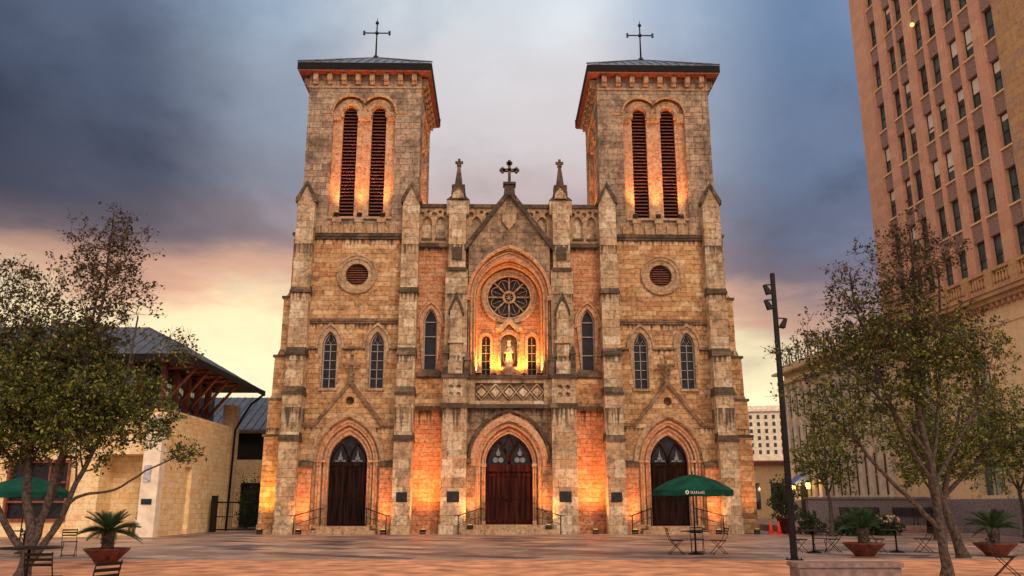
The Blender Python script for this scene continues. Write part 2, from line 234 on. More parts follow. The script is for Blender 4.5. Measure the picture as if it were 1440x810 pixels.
# ---------------------------------------------------------------- mesh helpers
class MB:
    def __init__(s,xf=None): s.v=[];s.f=[];s.m=[];s.xf=xf; s.sm=[]
    def add(s,vs,fs,mi=0,smooth=False):
        o=len(s.v)
        if s.xf: vs=[s.xf(p) for p in vs]
        s.v+= [tuple(p) for p in vs]; s.f+=[tuple(i+o for i in f) for f in fs]; s.m+=[mi]*len(fs); s.sm+=[smooth]*len(fs)
    def box(s,x0,x1,y0,y1,z0,z1,mi=0):
        s.add([(x,y,z) for z in (z0,z1) for y in (y0,y1) for x in (x0,x1)],[(0,1,3,2),(4,6,7,5),(0,4,5,1),(2,3,7,6),(0,2,6,4),(1,5,7,3)],mi)
    def frustum(s,x0,x1,y0,y1,z0,X0,X1,Y0,Y1,z1,mi=0):
        s.add([(x0,y0,z0),(x1,y0,z0),(x0,y1,z0),(x1,y1,z0),(X0,Y0,z1),(X1,Y0,z1),(X0,Y1,z1),(X1,Y1,z1)],[(0,1,3,2),(4,6,7,5),(0,4,5,1),(2,3,7,6),(0,2,6,4),(1,5,7,3)],mi)
    def prism(s,loops,a0,a1,ax='y',mi=0):
        """polygon (outer loop + holes) in the plane across axis ax, extruded a0..a1"""
        if not isinstance(loops[0][0],(tuple,list)): loops=[loops]
        def p3(p,a): return (p[0],a,p[1]) if ax=='y' else ((a,p[0],p[1]) if ax=='x' else (p[0],p[1],a))
        flat=[p for l in loops for p in l]; n=len(flat)
        tris=tessellate_polygon([[Vector((p[0],p[1],0)) for p in l] for l in loops])
        vs=[p3(p,a0) for p in flat]+[p3(p,a1) for p in flat]
        fs=[tuple(t) for t in tris]+[tuple(i+n for i in t) for t in tris]
        o=0
        for l in loops:
            k=len(l)
            for i in range(k): j=(i+1)%k; fs.append((o+i,o+j,o+j+n,o+i+n))
            o+=k
        s.add(vs,fs,mi)
    def tube(s,pts,r,n=6,mi=0,cap=True,smooth=True):
        pts=[Vector(p) for p in pts]; 
        if not isinstance(r,(list,tuple)): r=[r]*len(pts)
        vs=[];fs=[]
        up=None
        for i,p in enumerate(pts):
            d=(pts[min(i+1,len(pts)-1)]-pts[max(i-1,0)])
            if d.length<1e-7: d=Vector((0,0,1))
            d.normalize()
            if up is None: up=Vector((0,0,1)) if abs(d.z)<.9 else Vector((1,0,0))
            a=d.cross(up); 
            if a.length<1e-5: a=d.cross(Vector((0,1,0)))
            a.normalize(); b=a.cross(d).normalized(); up=b
            for k in range(n):
                t=2*PI*k/n; vs.append(p+a*math.cos(t)*r[i]+b*math.sin(t)*r[i])
        for i in range(len(pts)-1):
            for k in range(n): fs.append((i*n+k,i*n+(k+1)%n,(i+1)*n+(k+1)%n,(i+1)*n+k))
        if cap: fs.append(tuple(range(n))); fs.append(tuple((len(pts)-1)*n+k for k in range(n)))
        s.add(vs,fs,mi,smooth)
    def lathe(s,prof,c=(0,0,0),n=16,mi=0,smooth=True,sx=1,sy=1):
        vs=[];fs=[]
        for r,z in prof:
            for k in range(n): t=2*PI*k/n; vs.append((c[0]+r*math.cos(t)*sx,c[1]+r*math.sin(t)*sy,c[2]+z))
        for i in range(len(prof)-1):
            for k in range(n): fs.append((i*n+k,i*n+(k+1)%n,(i+1)*n+(k+1)%n,(i+1)*n+k))
        fs.append(tuple(range(n))); fs.append(tuple((len(prof)-1)*n+k for k in range(n)))
        s.add(vs,fs,mi,smooth)
    def ball(s,c,r,mi=0,n=10,sz=1):
        s.lathe([(max(.001,r*math.sin(PI*i/n)),-r*sz*math.cos(PI*i/n)) for i in range(n+1)],c,n+2,mi)
    def build(s,name,mats,parent=None,loc=None,rz=0,recalc=True):
        me=bpy.data.meshes.new(name); me.from_pydata(s.v,[],s.f)
        if not isinstance(mats,(list,tuple)): mats=[mats]
        for m in mats: me.materials.append(M_[m] if isinstance(m,str) else m)
        me.polygons.foreach_set('material_index',s.m); me.polygons.foreach_set('use_smooth',s.sm)
        if recalc:
            b=bmesh.new(); b.from_mesh(me); bmesh.ops.recalc_face_normals(b,faces=b.faces); b.to_mesh(me); b.free()
        me.update()
        o=bpy.data.objects.new(name,me); C.objects.link(o)
        if parent: o.parent=parent
        if loc: o.location=loc
        o.rotation_euler.z=rz
        return o
def tag(o,label=None,cat=None,group=None,kind=None):
    if label: o['label']=label
    if cat: o['category']=cat
    if group: o['group']=group
    if kind: o['kind']=kind
    return o
def thing(name,label,cat,loc=(0,0,0),rz=0,group=None):
    o=bpy.data.objects.new(name,None); C.objects.link(o); o.location=loc; o.rotation_euler.z=rz; o.empty_display_size=.2
    return tag(o,label,cat,group)
def sub(name,parent,loc=(0,0,0)):
    o=bpy.data.objects.new(name,None); C.objects.link(o); o.parent=parent; o.location=loc; return o
def copy_tree(o,parent=None):
    c=o.copy(); C.objects.link(c)
    if parent: c.parent=parent
    for ch in list(o.children): copy_tree(ch,c)
    return c
def arc_pts(cx,a,zs,h,n=14):
    """arch from left springing over the apex to right springing"""
    if h<=a*1.001: return [(cx-a*math.cos(PI*i/(2*n)),zs+h*math.sin(PI*i/(2*n))) for i in range(2*n+1)]
    r=(a*a+h*h)/(2*a); pm=math.asin(min(1,h/r)) if r>=a else PI/2
    if r-a<0: pm=PI-pm
    rt=[(cx+(a-r)+r*math.cos(pm*i/n),zs+r*math.sin(pm*i/n)) for i in range(n+1)]
    lf=[(2*cx-p[0],p[1]) for p in rt]
    return lf+rt[::-1][1:]
def arch_loop(cx,a,z0,zs,h,n=14):
    return [(cx-a,z0)]+arc_pts(cx,a,zs,h,n)+[(cx+a,z0)]
def horseshoe(cx,a1,zs1,h1,a2,zs2,h2,z0,z02=None,n=14):
    z02=z0 if z02 is None else z02
    return arch_loop(cx,a1,z0,zs1,h1,n)+arch_loop(cx,a2,z02,zs2,h2,n)[::-1]
def circ(cx,cz,r,n=28): return [(cx+r*math.cos(2*PI*i/n),cz+r*math.sin(2*PI*i/n)) for i in range(n)]
# ================================================================ SETTING
g=MB(); g.box(-900,900,-60,1500,-.5,0); tag(g.build('ground','asphalt'),kind='structure')
g=MB(); g.add([(-60,27.2,.004),(60,27.2,.004),(60,90,.004),(-60,90,.004)],[(0,1,2,3)]); tag(g.build('plaza_paving','paving'),kind='structure')
g=MB(); g.add([(-60,-10,.006),(60,-10,.006),(60,26.6,.006),(-60,26.6,.006)],[(0,1,2,3)]); tag(g.build('gravel_strip','gravel'),kind='structure')
g=MB(); g.add([(-60,26.6,.009),(60,26.6,.009),(60,27.2,.009),(-60,27.2,.009)],[(0,1,2,3)]); tag(g.build('paving_border','border'),kind='structure')
g=MB(); g.box(17.2,80,51.5,120,0,.38); tag(g.build('raised_sidewalk','rosewalk'),kind='structure')
# ================================================================ CATHEDRAL
cath=thing('cathedral','twin towered gothic limestone cathedral with rose window and three arched doors','cathedral',(.72,51,0))
TD=9.4; HB=3.65   # tower centre offset, half width of tower body
def tower(sg):
    xf=lambda p:(sg*TD+sg*p[0],p[1],p[2])
    # --- body
    m=MB(xf)
    holes=[circ(0,15.38,1.0)]
    for c in (-1.42,1.42): holes.append(arch_loop(c,.44,8.35,10.95,.85))
    holes.append(arch_loop(0,1.48,-.01,4.0,2.1))
    outer=[(-HB,0),(-1.48,0)]  # bottom edge broken by the doorway
    dp=arch_loop(0,1.48,0,4.0,2.1)
    poly=[(-HB,0)]+dp+[(HB,0),(HB,18),(-HB,18)]
    m.prism([poly]+holes[:3],0,.6)
    m.box(-HB,HB,.6,2*HB,0,18)
    T=m.build('tower','rubble',cath)
    # --- round louvred opening
    m=MB(xf); m.prism([circ(0,15.38,1.27),circ(0,15.38,.98)],-.10,.12); m.prism([circ(0,15.38,.98),circ(0,15.38,.70)],-.03,.3)
    m.tube([(p[0],-.1,p[1]) for p in circ(0,15.38,1.2)+[circ(0,15.38,1.2)[0]]],.055,6)
    o=m.build('round_window','trim',T)
    m=MB(xf); m.box(-.72,.72,.38,.42,14.6,16.1)
    m.build('louver_backing','black',T)
    m=MB(xf)
    for i in range(9):
        z=14.78+i*.15; hw=math.sqrt(max(0,.72**2-(z-15.38)**2)); 
        if hw>.1: m.frustum(-hw,hw,.16,.19,z-.02,-hw,hw,.28,.31,z+.10)
    m.build('louver','louv',T)
    # --- lancets
    for c in (-1.42,1.42):
        m=MB(xf); m.prism(arch_loop(c,.44,8.35,10.95,.85),.30,.34,mi=0)
        m.prism(horseshoe(c,.44,10.95,.85,.37,10.95,.74,8.35,8.42),.20,.29,mi=1)
        m.box(c-.02,c+.02,.22,.28,8.4,11.0,1)
        for z in (8.95,9.5,10.05,10.6,11.02): m.box(c-.38,c+.38,.22,.27,z-.018,z+.018,1)
        m.tube([(c-.37,.25,11.02),(c-.2,.25,11.25),(c,.25,11.75)],.02,4,1); m.tube([(c+.37,.25,11.02),(c+.2,.25,11.25),(c,.25,11.75)],.02,4,1)
        m.tube([(c-.37,.25,11.02),(c-.15,.25,11.3),(c,.25,11.04)],.02,4,1); m.tube([(c+.37,.25,11.02),(c+.15,.25,11.3),(c,.25,11.04)],.02,4,1)
        m.build('lancet_window',['glass','mull'],T)
        m=MB(xf); m.prism(horseshoe(c,.72,10.9,1.25,.44,10.95,.85,10.75,8.35),-.05,.05); 
        m.prism(horseshoe(c,.84,10.9,1.42,.72,10.9,1.25,10.75),-.14,0)
        m.box(c-.55,c+.55,-.12,.1,8.2,8.35)
        m.build('window_hood','trim',T)
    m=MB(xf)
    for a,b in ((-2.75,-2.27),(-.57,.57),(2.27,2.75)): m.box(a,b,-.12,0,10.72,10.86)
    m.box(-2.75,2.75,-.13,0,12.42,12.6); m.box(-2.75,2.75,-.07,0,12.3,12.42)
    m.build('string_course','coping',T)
    # --- doorway bay with gable
    m=MB(xf)
    gp=[(-2.75,0)]+arch_loop(0,1.85,0,4.0,2.55)+[(2.75,0),(2.75,6.1),(1.95,6.1),(0,8.55),(-1.95,6.1),(-2.75,6.1)]
    tre=circ(0,7.55,.26,12)
    m.prism([gp,tre],-.45,0)
    m.build('doorway_bay','rubble',T)
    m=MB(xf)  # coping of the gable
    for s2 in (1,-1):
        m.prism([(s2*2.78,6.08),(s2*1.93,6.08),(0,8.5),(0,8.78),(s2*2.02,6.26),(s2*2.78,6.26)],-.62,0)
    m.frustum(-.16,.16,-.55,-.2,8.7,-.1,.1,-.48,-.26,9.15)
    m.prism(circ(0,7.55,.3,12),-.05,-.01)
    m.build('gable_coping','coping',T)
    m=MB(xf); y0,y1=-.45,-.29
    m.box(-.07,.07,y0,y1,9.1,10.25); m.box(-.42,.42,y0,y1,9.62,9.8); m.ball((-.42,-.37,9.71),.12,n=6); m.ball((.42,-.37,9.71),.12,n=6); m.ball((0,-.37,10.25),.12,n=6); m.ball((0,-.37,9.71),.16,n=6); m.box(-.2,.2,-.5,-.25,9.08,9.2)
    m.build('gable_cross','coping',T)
    # arch orders
    m=MB(xf)
    m.prism(horseshoe(0,1.85,4.0,2.55,1.50,4.0,2.15,.12),-.30,-.06)
    m.prism(horseshoe(0,1.50,4.0,2.15,1.12,4.0,1.6,.35),-.06,.4)
    for a,h,y,r in ((1.72,2.37,-.32,.08),(1.36,1.95,-.1,.09),(1.16,1.66,-.06,.05)):
        m.tube([(p[0],y,p[1]) for p in arch_loop(0,a,.3,4.0,h,10)],r,6)
    for a in (-1.72,-1.36,1.36,1.72): m.box(a-.13,a+.13,-.46,-.2,4.0,4.12); m.box(a-.13,a+.13,-.46,-.2,.3,.5)
    m.build('portal_arch','arch',T)
    m=MB(xf); m.prism(horseshoe(0,2.15,4.0,2.95,1.9,4.0,2.62,3.85),-.58,-.45); m.box(-2.25,-1.88,-.6,-.45,3.7,3.86); m.box(1.88,2.25,-.6,-.45,3.7,3.86)
    m.build('hood_mould','trim',T)
    # side blocks with dark caps
    for s2 in (1,-1):
        m=MB(xf); m.prism([(s2*1.95,0),(s2*2.72,0),(s2*2.72,3.75),(s2*1.95,3.75)],-.75,-.45); m.build('side_block','rose',T)
    for s2 in (1,-1):
        m=MB(xf); x0,x1=sorted((s2*1.9,s2*2.74)); m.box(x0,x1,-.85,-.45,3.7,3.86); m.frustum(x0,x1,-.82,-.45,3.86,x0,x1,-.52,-.45,4.1); m.build('block_cap','dark',T)
    # door + tympanum
    m=MB(xf); m.box(-1.12,1.12,.22,.34,.42,3.95)
    for i in range(8):
        x=-1.05+i*.3; m.box(x-.011,x+.011,.205,.22,.5,3.8)
    m.box(-.02,.02,.18,.22,.45,3.85); m.box(-1.1,1.1,.17,.22,3.8,4.0); m.box(-1.1,1.1,.185,.22,.5,.7); m.box(-1.1,1.1,.185,.22,1.9,2.0)
    m.build('door','door',T)
    m=MB(xf); m.ball((.12,.16,2.1),.05,n=6); m.ball((-.12,.16,2.1),.05,n=6); m.build('door_handle','iron',T)
    m=MB(xf); m.prism(arch_loop(0,1.12,3.95,4.0,1.6),.28,.33)
    for s2 in (1,-1):
        m.tube([(0,.25,4.0),(s2*.12,.25,4.5),(s2*.45,.25,5.1)],.06,5,1); m.tube([(s2*1.08,.25,4.0),(s2*.9,.25,4.5),(s2*.5,.25,5.05)],.04,5,1)
        m.prism(circ(s2*.5,4.22,.15,8),.2,.26,mi=2); m.prism([(s2*.5-.07,4.35),(s2*.5+.07,4.35),(s2*.5,4.72)],.2,.26,mi=2); m.box(s2*.5-.3,s2*.5+.3,.2,.26,4.06,4.14,2)
    m.build('door_window',['glass','door','white_tr'],T)
    m=MB(xf); m.box(-1.5,1.5,-.95,.3,.14,.42); m.box(-1.85,1.85,-1.3,-.1,0,.2)
    m.build('door_step','trim',T)
    # --- buttresses
    st=[(0,.5,1.38),(.5,5.3,1.25),(5.75,8.0,1.12),(8.35,10.35,.95),(10.8,14.2,.75),(14.75,18.3,.58),(18.3,20.0,.52)]
    def butt(a,b):
        m=MB(xf); prof=[(0.0,0)]
        for i,(z0,z1,d) in enumerate(st): prof+=[(-d,z0),(-d,z1)]
        prof+=[(0.0,20.0)]
        m.prism(prof,a,b,'x',0)
        for (z,d) in ((5.3,1.25),(8.0,1.12),(10.35,.95),(14.2,.75)):
            m.box(a-.07,b+.07,-d-.10,.0,z-.14,z,1); m.frustum(a-.05,b+.05,-d-.07,0,z,a-.02,b+.02,-d+.14,0,z+.34,1)
        m.box(a-.02,b+.02,-.6,0,18.26,18.33,0); m.box(a-.02,b+.02,-1.28,0,3.1,3.16,0)
        c=(a+b)/2; hw=(b-a)/2
        m.prism([(a,19.95),(b,19.95),(b,20.1),(c,21.1),(a,20.1)],-.5,.3,'y',0)
        for s2 in (1,-1): m.prism([(c+s2*(hw+.12),19.9),(c+s2*(hw+.12),20.15),(c,21.35),(c,21.05),(c+s2*(hw-.05),19.95)],-.62,.3,'y',1)
        m.build('buttress',['ashlar','dark'],T)
    butt(-3.8,-2.75); butt(2.72,3.8)
    # flanking side buttress
    m=MB(xf)
    prof=[(3.6,0),(5.15,0),(5.15,.5),(5.07,.5),(5.05,5.5),(4.95,5.7),(4.93,7.6),(4.78,7.95),(4.74,10.1),(4.45,10.75),(4.43,13.8),(4.07,14.4),(4.05,18.0),(3.92,18.3),(3.92,19.9),(3.6,19.9)]
    m.prism(prof,.18,1.4,'y',0)
    for z,w in ((5.6,5.07),(7.75,4.95),(10.35,4.76),(14.0,4.45),(18.1,4.08)):
        m.box(3.6,w+.09,.12,1.46,z-.1,z+.04,1)
    m.prism([(.14,19.8),(.14,20.0),(.79,21.1),(1.44,20.0),(1.44,19.8)],3.6,3.98,'x',1)
    m.prism([(3.6,0),(4.98,0),(4.98,4.8),(4.7,5.6),(4.65,10),(4.35,10.6),(4.3,14),(4.0,14.5),(4,18),(3.6,18)],5.8,7.0,'y',0)
    m.build('side_buttress',['rubble','dark'],T)
    # --- ledge and corbel blocks below the belfry
    m=MB(xf); m.box(-HB-.12,HB+.12,-.16,2*HB+.12,17.82,18.02); m.box(-2.75,2.75,-.1,0,17.66,17.82)
    m.build('belfry_ledge','dark',T)
    m=MB(xf)
    for i in range(7):
        x=-2.1+i*.7; m.box(x-.2,x+.2,-.20,.12,18.02,18.5+(.3 if i%2 else .1)); 
        if i%2: m.box(x-.27,x+.27,-.26,.12,18.72,19.0)
    m.box(-2.4,2.4,-.06,.2,18.02,18.62); m.box(-2.0,2.0,-.12,.32,18.98,19.12)
    m.build('sill_blocks','trim',T)
    # --- belfry, four faces
    wall=MB(); pier=MB(); rings=MB(); lou=[]; bk=MB()
    cy=HB
    for fi in range(4):
        wall=MB(); pier=MB(); rings=MB()
        hw=HB if fi in (0,2) else HB-.35
        ang=fi*PI/2; ca,sa=round(math.cos(ang)),round(math.sin(ang))
        def fx(p,ca=ca,sa=sa):
            x,y=p[0],p[1]-cy
            return xf((x*ca-y*sa,x*sa+y*ca+cy,p[2]))
        for q in (wall,pier,rings,bk): q.xf=fx
        rec=[(-2.02,19.0)]+[(p[0],p[1]) for p in arc_pts(-.93,1.09,26.35,1.09,8)]
        rec=[p for p in rec if p[0]<=.001]
        rr=[(-p[0],p[1]) for p in rec][::-1]
        zc=26.35+math.sqrt(1.09**2-.93**2)
        rec=[p for p in rec if p[0]<-.02]+[(0,zc)]+[p for p in rr if p[0]>.02]
        wall.prism([[(-hw,18.02),(hw,18.02),(hw,29.0),(-hw,29.0)],rec],0,.35)
        ops=[arch_loop(c,.47,19.15,26.3,.5,8) for c in (-.93,.93)]
        pier.prism([[(-2.03,18.6),(2.03,18.6),(2.03,27.6),(-2.03,27.6)]]+ops,.35,.72)
        for c in (-.93,.93):
            rings.prism(horseshoe(c,.80,26.45,.82,.50,26.35,.54,26.35),.14,.35)
            rings.tube([(p[0],.14,p[1]) for p in arc_pts(c,.74,26.45,.74,8)],.05,5)
            hd=[p for p in arc_pts(c,1.12,26.35,1.12,10) if (p[0]*c>0) and abs(p[0])>.12]
            rings.tube([(p[0],-.02,p[1]) for p in hd],.085,5)
            rings.box(c-1.16,c-.42,.08,.4,26.1,26.38) if c<0 else rings.box(c+.42,c+1.16,.08,.4,26.1,26.38)
        rings.box(-.48,.48,.05,.4,26.1,26.38); rings.box(-.4,.4,.1,.38,25.85,26.1)
        rings.box(-2.0,-1.5,.12,.38,25.85,26.1); rings.box(1.5,2.0,.12,.38,25.85,26.1)
        rings.box(-2.75,-2.03,-.07,0,26.2,26.34); rings.box(2.03,2.75,-.07,0,26.2,26.34)
        rings.box(-hw+.01,hw-.01,-.07,0,27.98,28.12)
        # slim corner line and modillions
        for x in (-hw+.42,hw-.42): wall.box(x-.025,x+.025,-.035,0,18.1,27.9)
        nm=8
        for i in range(nm):
            x=-3.2+i*6.4/(nm-1); rings.box(x-.15,x+.15,-.42,0,28.42,28.86); rings.box(x-.15,x+.15,-.25,0,28.22,28.42)
        for c in (-.93,.93):
            q=MB(fx); q.box(c-.5,c+.5,.70,.74,19.1,26.85,1)
            z=19.3
            while z<26.75:
                hwv=.47 if z<26.3 else math.sqrt(max(0,.47**2-(z-26.3)**2))
                if hwv>.08: q.frustum(c-hwv,c+hwv,.42,.45,z-.05,c-hwv,c+hwv,.60,.63,z+.10,0)
                z+=.235
            if fi!=2: lou.append(q)
        wall.build('belfry_wall','weather',T); pier.build('belfry_pier','arch',T); rings.build('belfry_moulding','trim',T)
    for q in lou: q.build('louver',['louv','black'],T)
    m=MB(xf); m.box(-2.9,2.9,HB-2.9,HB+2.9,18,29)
    m.build('belfry_light_blocker','black',T)  # added unseen black box that stops light leaking through the belfry
    # --- roof
    m=MB(xf); e=4.35
    m.box(-e+.05,e-.05,HB-e+.05,HB+e-.05,28.9,29.0,0)
    m.build('roof_soffit','redwood',T)
    m=MB(xf); m.box(-e,e,HB-e,HB+e,29.0,29.46,1)
    m.frustum(-e+.02,e-.02,HB-e+.02,HB+e-.02,29.47,-.1,.1,HB-.1,HB+.1,32.2,0)
    for s2 in (1,-1):
        for s3 in (1,-1): m.tube([(s2*e,HB+s3*e,29.55),(0,HB,32.25)],.06,5,0)
    for i in range(-7,8):
        x=i*.58; t=1-abs(x)/e; m.tube([(x,HB-e,29.53),(x,HB-e+t*e*.98,29.53+t*2.68)],.025,4,0)
    m.build('roof',['slate','fascia'],T)
    m=MB(xf); m.tube([(0,HB,32.1),(0,HB,35.15)],[.07,.045],6); m.tube([(-.9,HB,34.2),(.9,HB,34.2)],.045,6)
    for p in ((-.9,34.2),(.9,34.2)): m.box(p[0]-.07,p[0]+.07,HB-.05,HB+.05,p[1]-.16,p[1]+.16)
    m.ball((0,HB,34.2),.14,n=6); m.ball((0,HB,35.0),.13,n=6); m.ball((0,HB,32.25),.2,n=6); m.tube([(0,HB,35.0),(0,HB,35.4)],[.05,.01],5)
    m.build('tower_cross','iron',T)
    m=MB(xf); x0=3.05; 
    m.box(-3.62,-3.0,-1.29,-1.25,1.75,2.3)
    m.build('wall_plaque','plaque',T)
for sg in (-1,1): tower(sg)
# --- centre section
Wn=TD-HB   # 5.75
m=MB()
sl_=[arch_loop(s*4.8,.40,9.35,12.4,.85) for s in (-1,1)]
cw=[(-Wn,0)]+arch_loop(0,1.75,0,3.9,2.2)+[(Wn,0),(Wn,17.2),(-Wn,17.2)]
m.prism([cw]+sl_+[arch_loop(0,2.3,9.1,14.0,2.6)],.12,.75)
m.box(-Wn,Wn,1.9,20,0,16.4); m.box(-Wn,-2.5,.75,1.9,0,17); m.box(2.5,Wn,.75,1.9,0,17); m.box(-2.5,2.5,.75,1.9,6.5,8.9); m.box(-Wn,-3.6,.6,8,17.0,17.9); m.box(3.6,Wn,.6,8,17.0,17.9)
CB=m.build('central_front','rose',cath)
m=MB(); m.prism([(-Wn,16.4),(Wn,16.4),(0,19.0)],1.9,26,'y'); m.build('nave_roof','slate',CB)
for s in (-1,1):
    c=s*4.8
    m=MB(); m.prism(arch_loop(c,.40,9.35,12.4,.85),.40,.44); m.prism(horseshoe(c,.40,12.4,.85,.34,12.4,.75,9.35,9.42),.3,.39,mi=1)
    for z in (10.4,11.55,12.45): m.box(c-.35,c+.35,.3,.37,z-.025,z+.025,1)
    m.build('lancet_window',['glass','mull'],CB)
    m=MB(); m.prism(horseshoe(c,.68,12.3,1.2,.42,12.4,.88,12.2,9.3),.02,.2); m.tube([(p[0],.02,p[1]) for p in arc_pts(c,.76,12.3,1.35,8)],.085,5)
    m.box(c-.04-.85,c-.68,0,.12,12.1,12.3); m.box(c+.68,c+.89,0,.12,12.1,12.3)
    m.build('window_hood','arch',CB)
    m=MB(); m.box(c-.75,c+.75,-.22,.12,9.05,9.3); m.frustum(c-.7,c+.7,-.18,.12,9.3,c-.55,c+.55,.05,.12,9.5)
    m.build('window_sill','dark',CB)
    # side cornice band, upper band
    x0,x1=sorted((s*3.9,s*5.65))
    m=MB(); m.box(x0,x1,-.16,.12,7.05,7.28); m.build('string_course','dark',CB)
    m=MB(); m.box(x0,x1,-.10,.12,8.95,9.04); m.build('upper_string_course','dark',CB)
    m=MB(); m.box(x0,x1,-.02,.12,7.28,8.95); m.build('band_panel','rubble',CB)
# centre frontal with gable
m=MB()
GA=2.55
oc=[(-2.5,0)]+arch_loop(0,1.95,0,3.9,2.45)+[(2.5,0),(2.5,17.2),(0,20.6),(-2.5,17.2)]
m.prism([oc,arch_loop(0,2.42,9.05,13.9,3.0)],-.38,.12)
m.build('gable_wall','gable',CB)
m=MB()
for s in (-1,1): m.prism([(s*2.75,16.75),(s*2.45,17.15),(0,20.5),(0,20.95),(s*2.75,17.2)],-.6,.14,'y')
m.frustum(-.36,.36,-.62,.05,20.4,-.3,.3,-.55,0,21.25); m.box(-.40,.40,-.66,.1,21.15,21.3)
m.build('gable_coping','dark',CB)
m=MB(); y0,y1=-.36,-.14
m.box(-.09,.09,y0,y1,21.25,22.75); m.box(-.42,.42,y0,y1,22.13,22.31)
for p in ((-.44,22.22),(.44,22.22),(0,22.7)):
    for a,b in ((0,.1),(0,-.1),(.1,0),(-.1,0)): m.prism(circ(p[0]+a,p[1]+b,.095,8),y0,y1)
m.build('gable_cross','dark',CB)
m=MB(); m.prism([(-.42,19.3),(.42,19.3),(.42,18.75),(0,18.15),(-.42,18.75)],-.46,-.38); m.tube([(p[0],-.46,p[1]) for p in [(-.42,19.3),(.42,19.3),(.42,18.75),(0,18.15),(-.42,18.75),(-.42,19.3)]],.04,4)
m.build('carved_shield','trim',CB)
# great arch orders
m=MB()
m.prism(horseshoe(0,2.42,13.9,3.0,2.12,13.9,2.45,9.05),-.12,.3); m.prism(horseshoe(0,2.14,13.9,2.5,1.95,13.9,2.2,9.05),.3,1.0)
for a,h,y,r in ((2.34,2.92,-.16,.08),(2.14,2.55,-.10,.08),(2.02,2.35,.3,.06)): m.tube([(p[0],y,p[1]) for p in arch_loop(0,a,9.1,13.9,h,14)],r,6)
m.tube([(p[0],-.42,p[1]) for p in arc_pts(0,2.5,13.9,3.2,14)],.11,6)
m.box(-2.62,-2.3,-.55,-.38,13.7,13.95); m.box(2.3,2.62,-.55,-.38,13.7,13.95)
m.build('great_arch','arch',CB)
# recess back wall
nich=arch_loop(0,.50,9.75,11.35,.52,8)
lans=[arch_loop(s*1.42,.25,9.2,11.5,.3,6) for s in (-1,1)]
m=MB(); m.prism([[(-2.5,8.9),(2.5,8.9),(2.5,17.0),(-2.5,17.0)],nich,circ(0,14.2,1.32)]+lans,1.0,1.4); m.box(-2.5,2.5,1.75,1.88,8.9,17)
m.build('recess_wall','rose',CB)
for s in (-1,1):
    c=s*1.42
    m=MB(); m.prism(arch_loop(c,.25,9.2,11.5,.3,6),1.34,1.38); m.box(c-.012,c+.012,1.27,1.31,9.2,11.7,1)
    for z in (9.7,10.2,10.7,11.2): m.box(c-.24,c+.24,1.27,1.31,z-.015,z+.015,1)
    m.build('narrow_window',['black','mull'],CB)
    m=MB(); m.prism(horseshoe(c,.42,11.5,.45,.26,11.5,.32,9.2),.93,1.0); m.box(c-.45,c+.45,.85,1.0,9.06,9.2); m.build('window_surround','arch',CB)
# niche
m=MB(); m.prism(arch_loop(0,.50,9.7,11.35,.52,8),1.36,1.42)
m.prism(horseshoe(0,.68,11.35,.75,.5,11.35,.52,9.75),.8,1.0); m.box(-.72,-.5,.74,1.0,11.2,11.36); m.box(.5,.72,.74,1.0,11.2,11.36)
m.tube([(-.6,.82,9.8),(-.6,.82,11.2)],.07,6); m.tube([(.6,.82,9.8),(.6,.82,11.2)],.07,6)
m.prism([(-.78,12.05),(-.45,12.0),(0,12.5),(.45,12.0),(.78,12.05),(.85,12.35),(.4,12.45),(0,12.9),(-.4,12.45),(-.85,12.35)],.7,1.0)
m.ball((-.7,.75,12.2),.16,n=6); m.ball((.7,.75,12.2),.16,n=6)
m.lathe([(.15,-.75),(.3,-.6),(.4,-.35),(.55,-.18),(.62,0)],(0,1.0,9.75),12)
m.build('niche','trim',CB)
# rose window
m=MB(); m.prism([circ(0,14.2,1.75,40),circ(0,14.2,1.32,40)],.84,1.1); 
for r_,y_ in ((1.68,.84),(1.38,.84)):
    cc=circ(0,14.2,r_,40); m.tube([(p[0],y_,p[1]) for p in cc+[cc[0]]],.06,5)
m.build('rose_window','trim',CB)
m=MB(); m.prism(circ(0,14.2,1.31,36),1.2,1.24); m.build('rose_pane','glass',CB)
m=MB()
for k in range(8):
    a=k*PI/4; c_,s_=math.cos(a),math.sin(a)
    m.tube([(c_*.36,1.0,14.2+s_*.36),(c_*1.32,1.0,14.2+s_*1.32)],.06,5)
    a2=a+PI/8
    m.tube([(math.cos(a2+q)*rr,1.04,14.2+math.sin(a2+q)*rr) for q,rr in ((-.36,.95),(-.2,1.12),(0,1.2),(.2,1.12),(.36,.95))],.03,4)
    m.tube([(math.cos(a2)*.5,1.06,14.2+math.sin(a2)*.5),(math.cos(a2)*1.15,1.06,14.2+math.sin(a2)*1.15)],.018,4)
    m.tube([(0,1.02,14.2),(math.cos(a2)*.3,1.02,14.2+math.sin(a2)*.3)],.03,4)
m.prism([circ(0,14.2,.42,16),circ(0,14.2,.28,16)],.93,1.1)
m.build('tracery','trim',CB)
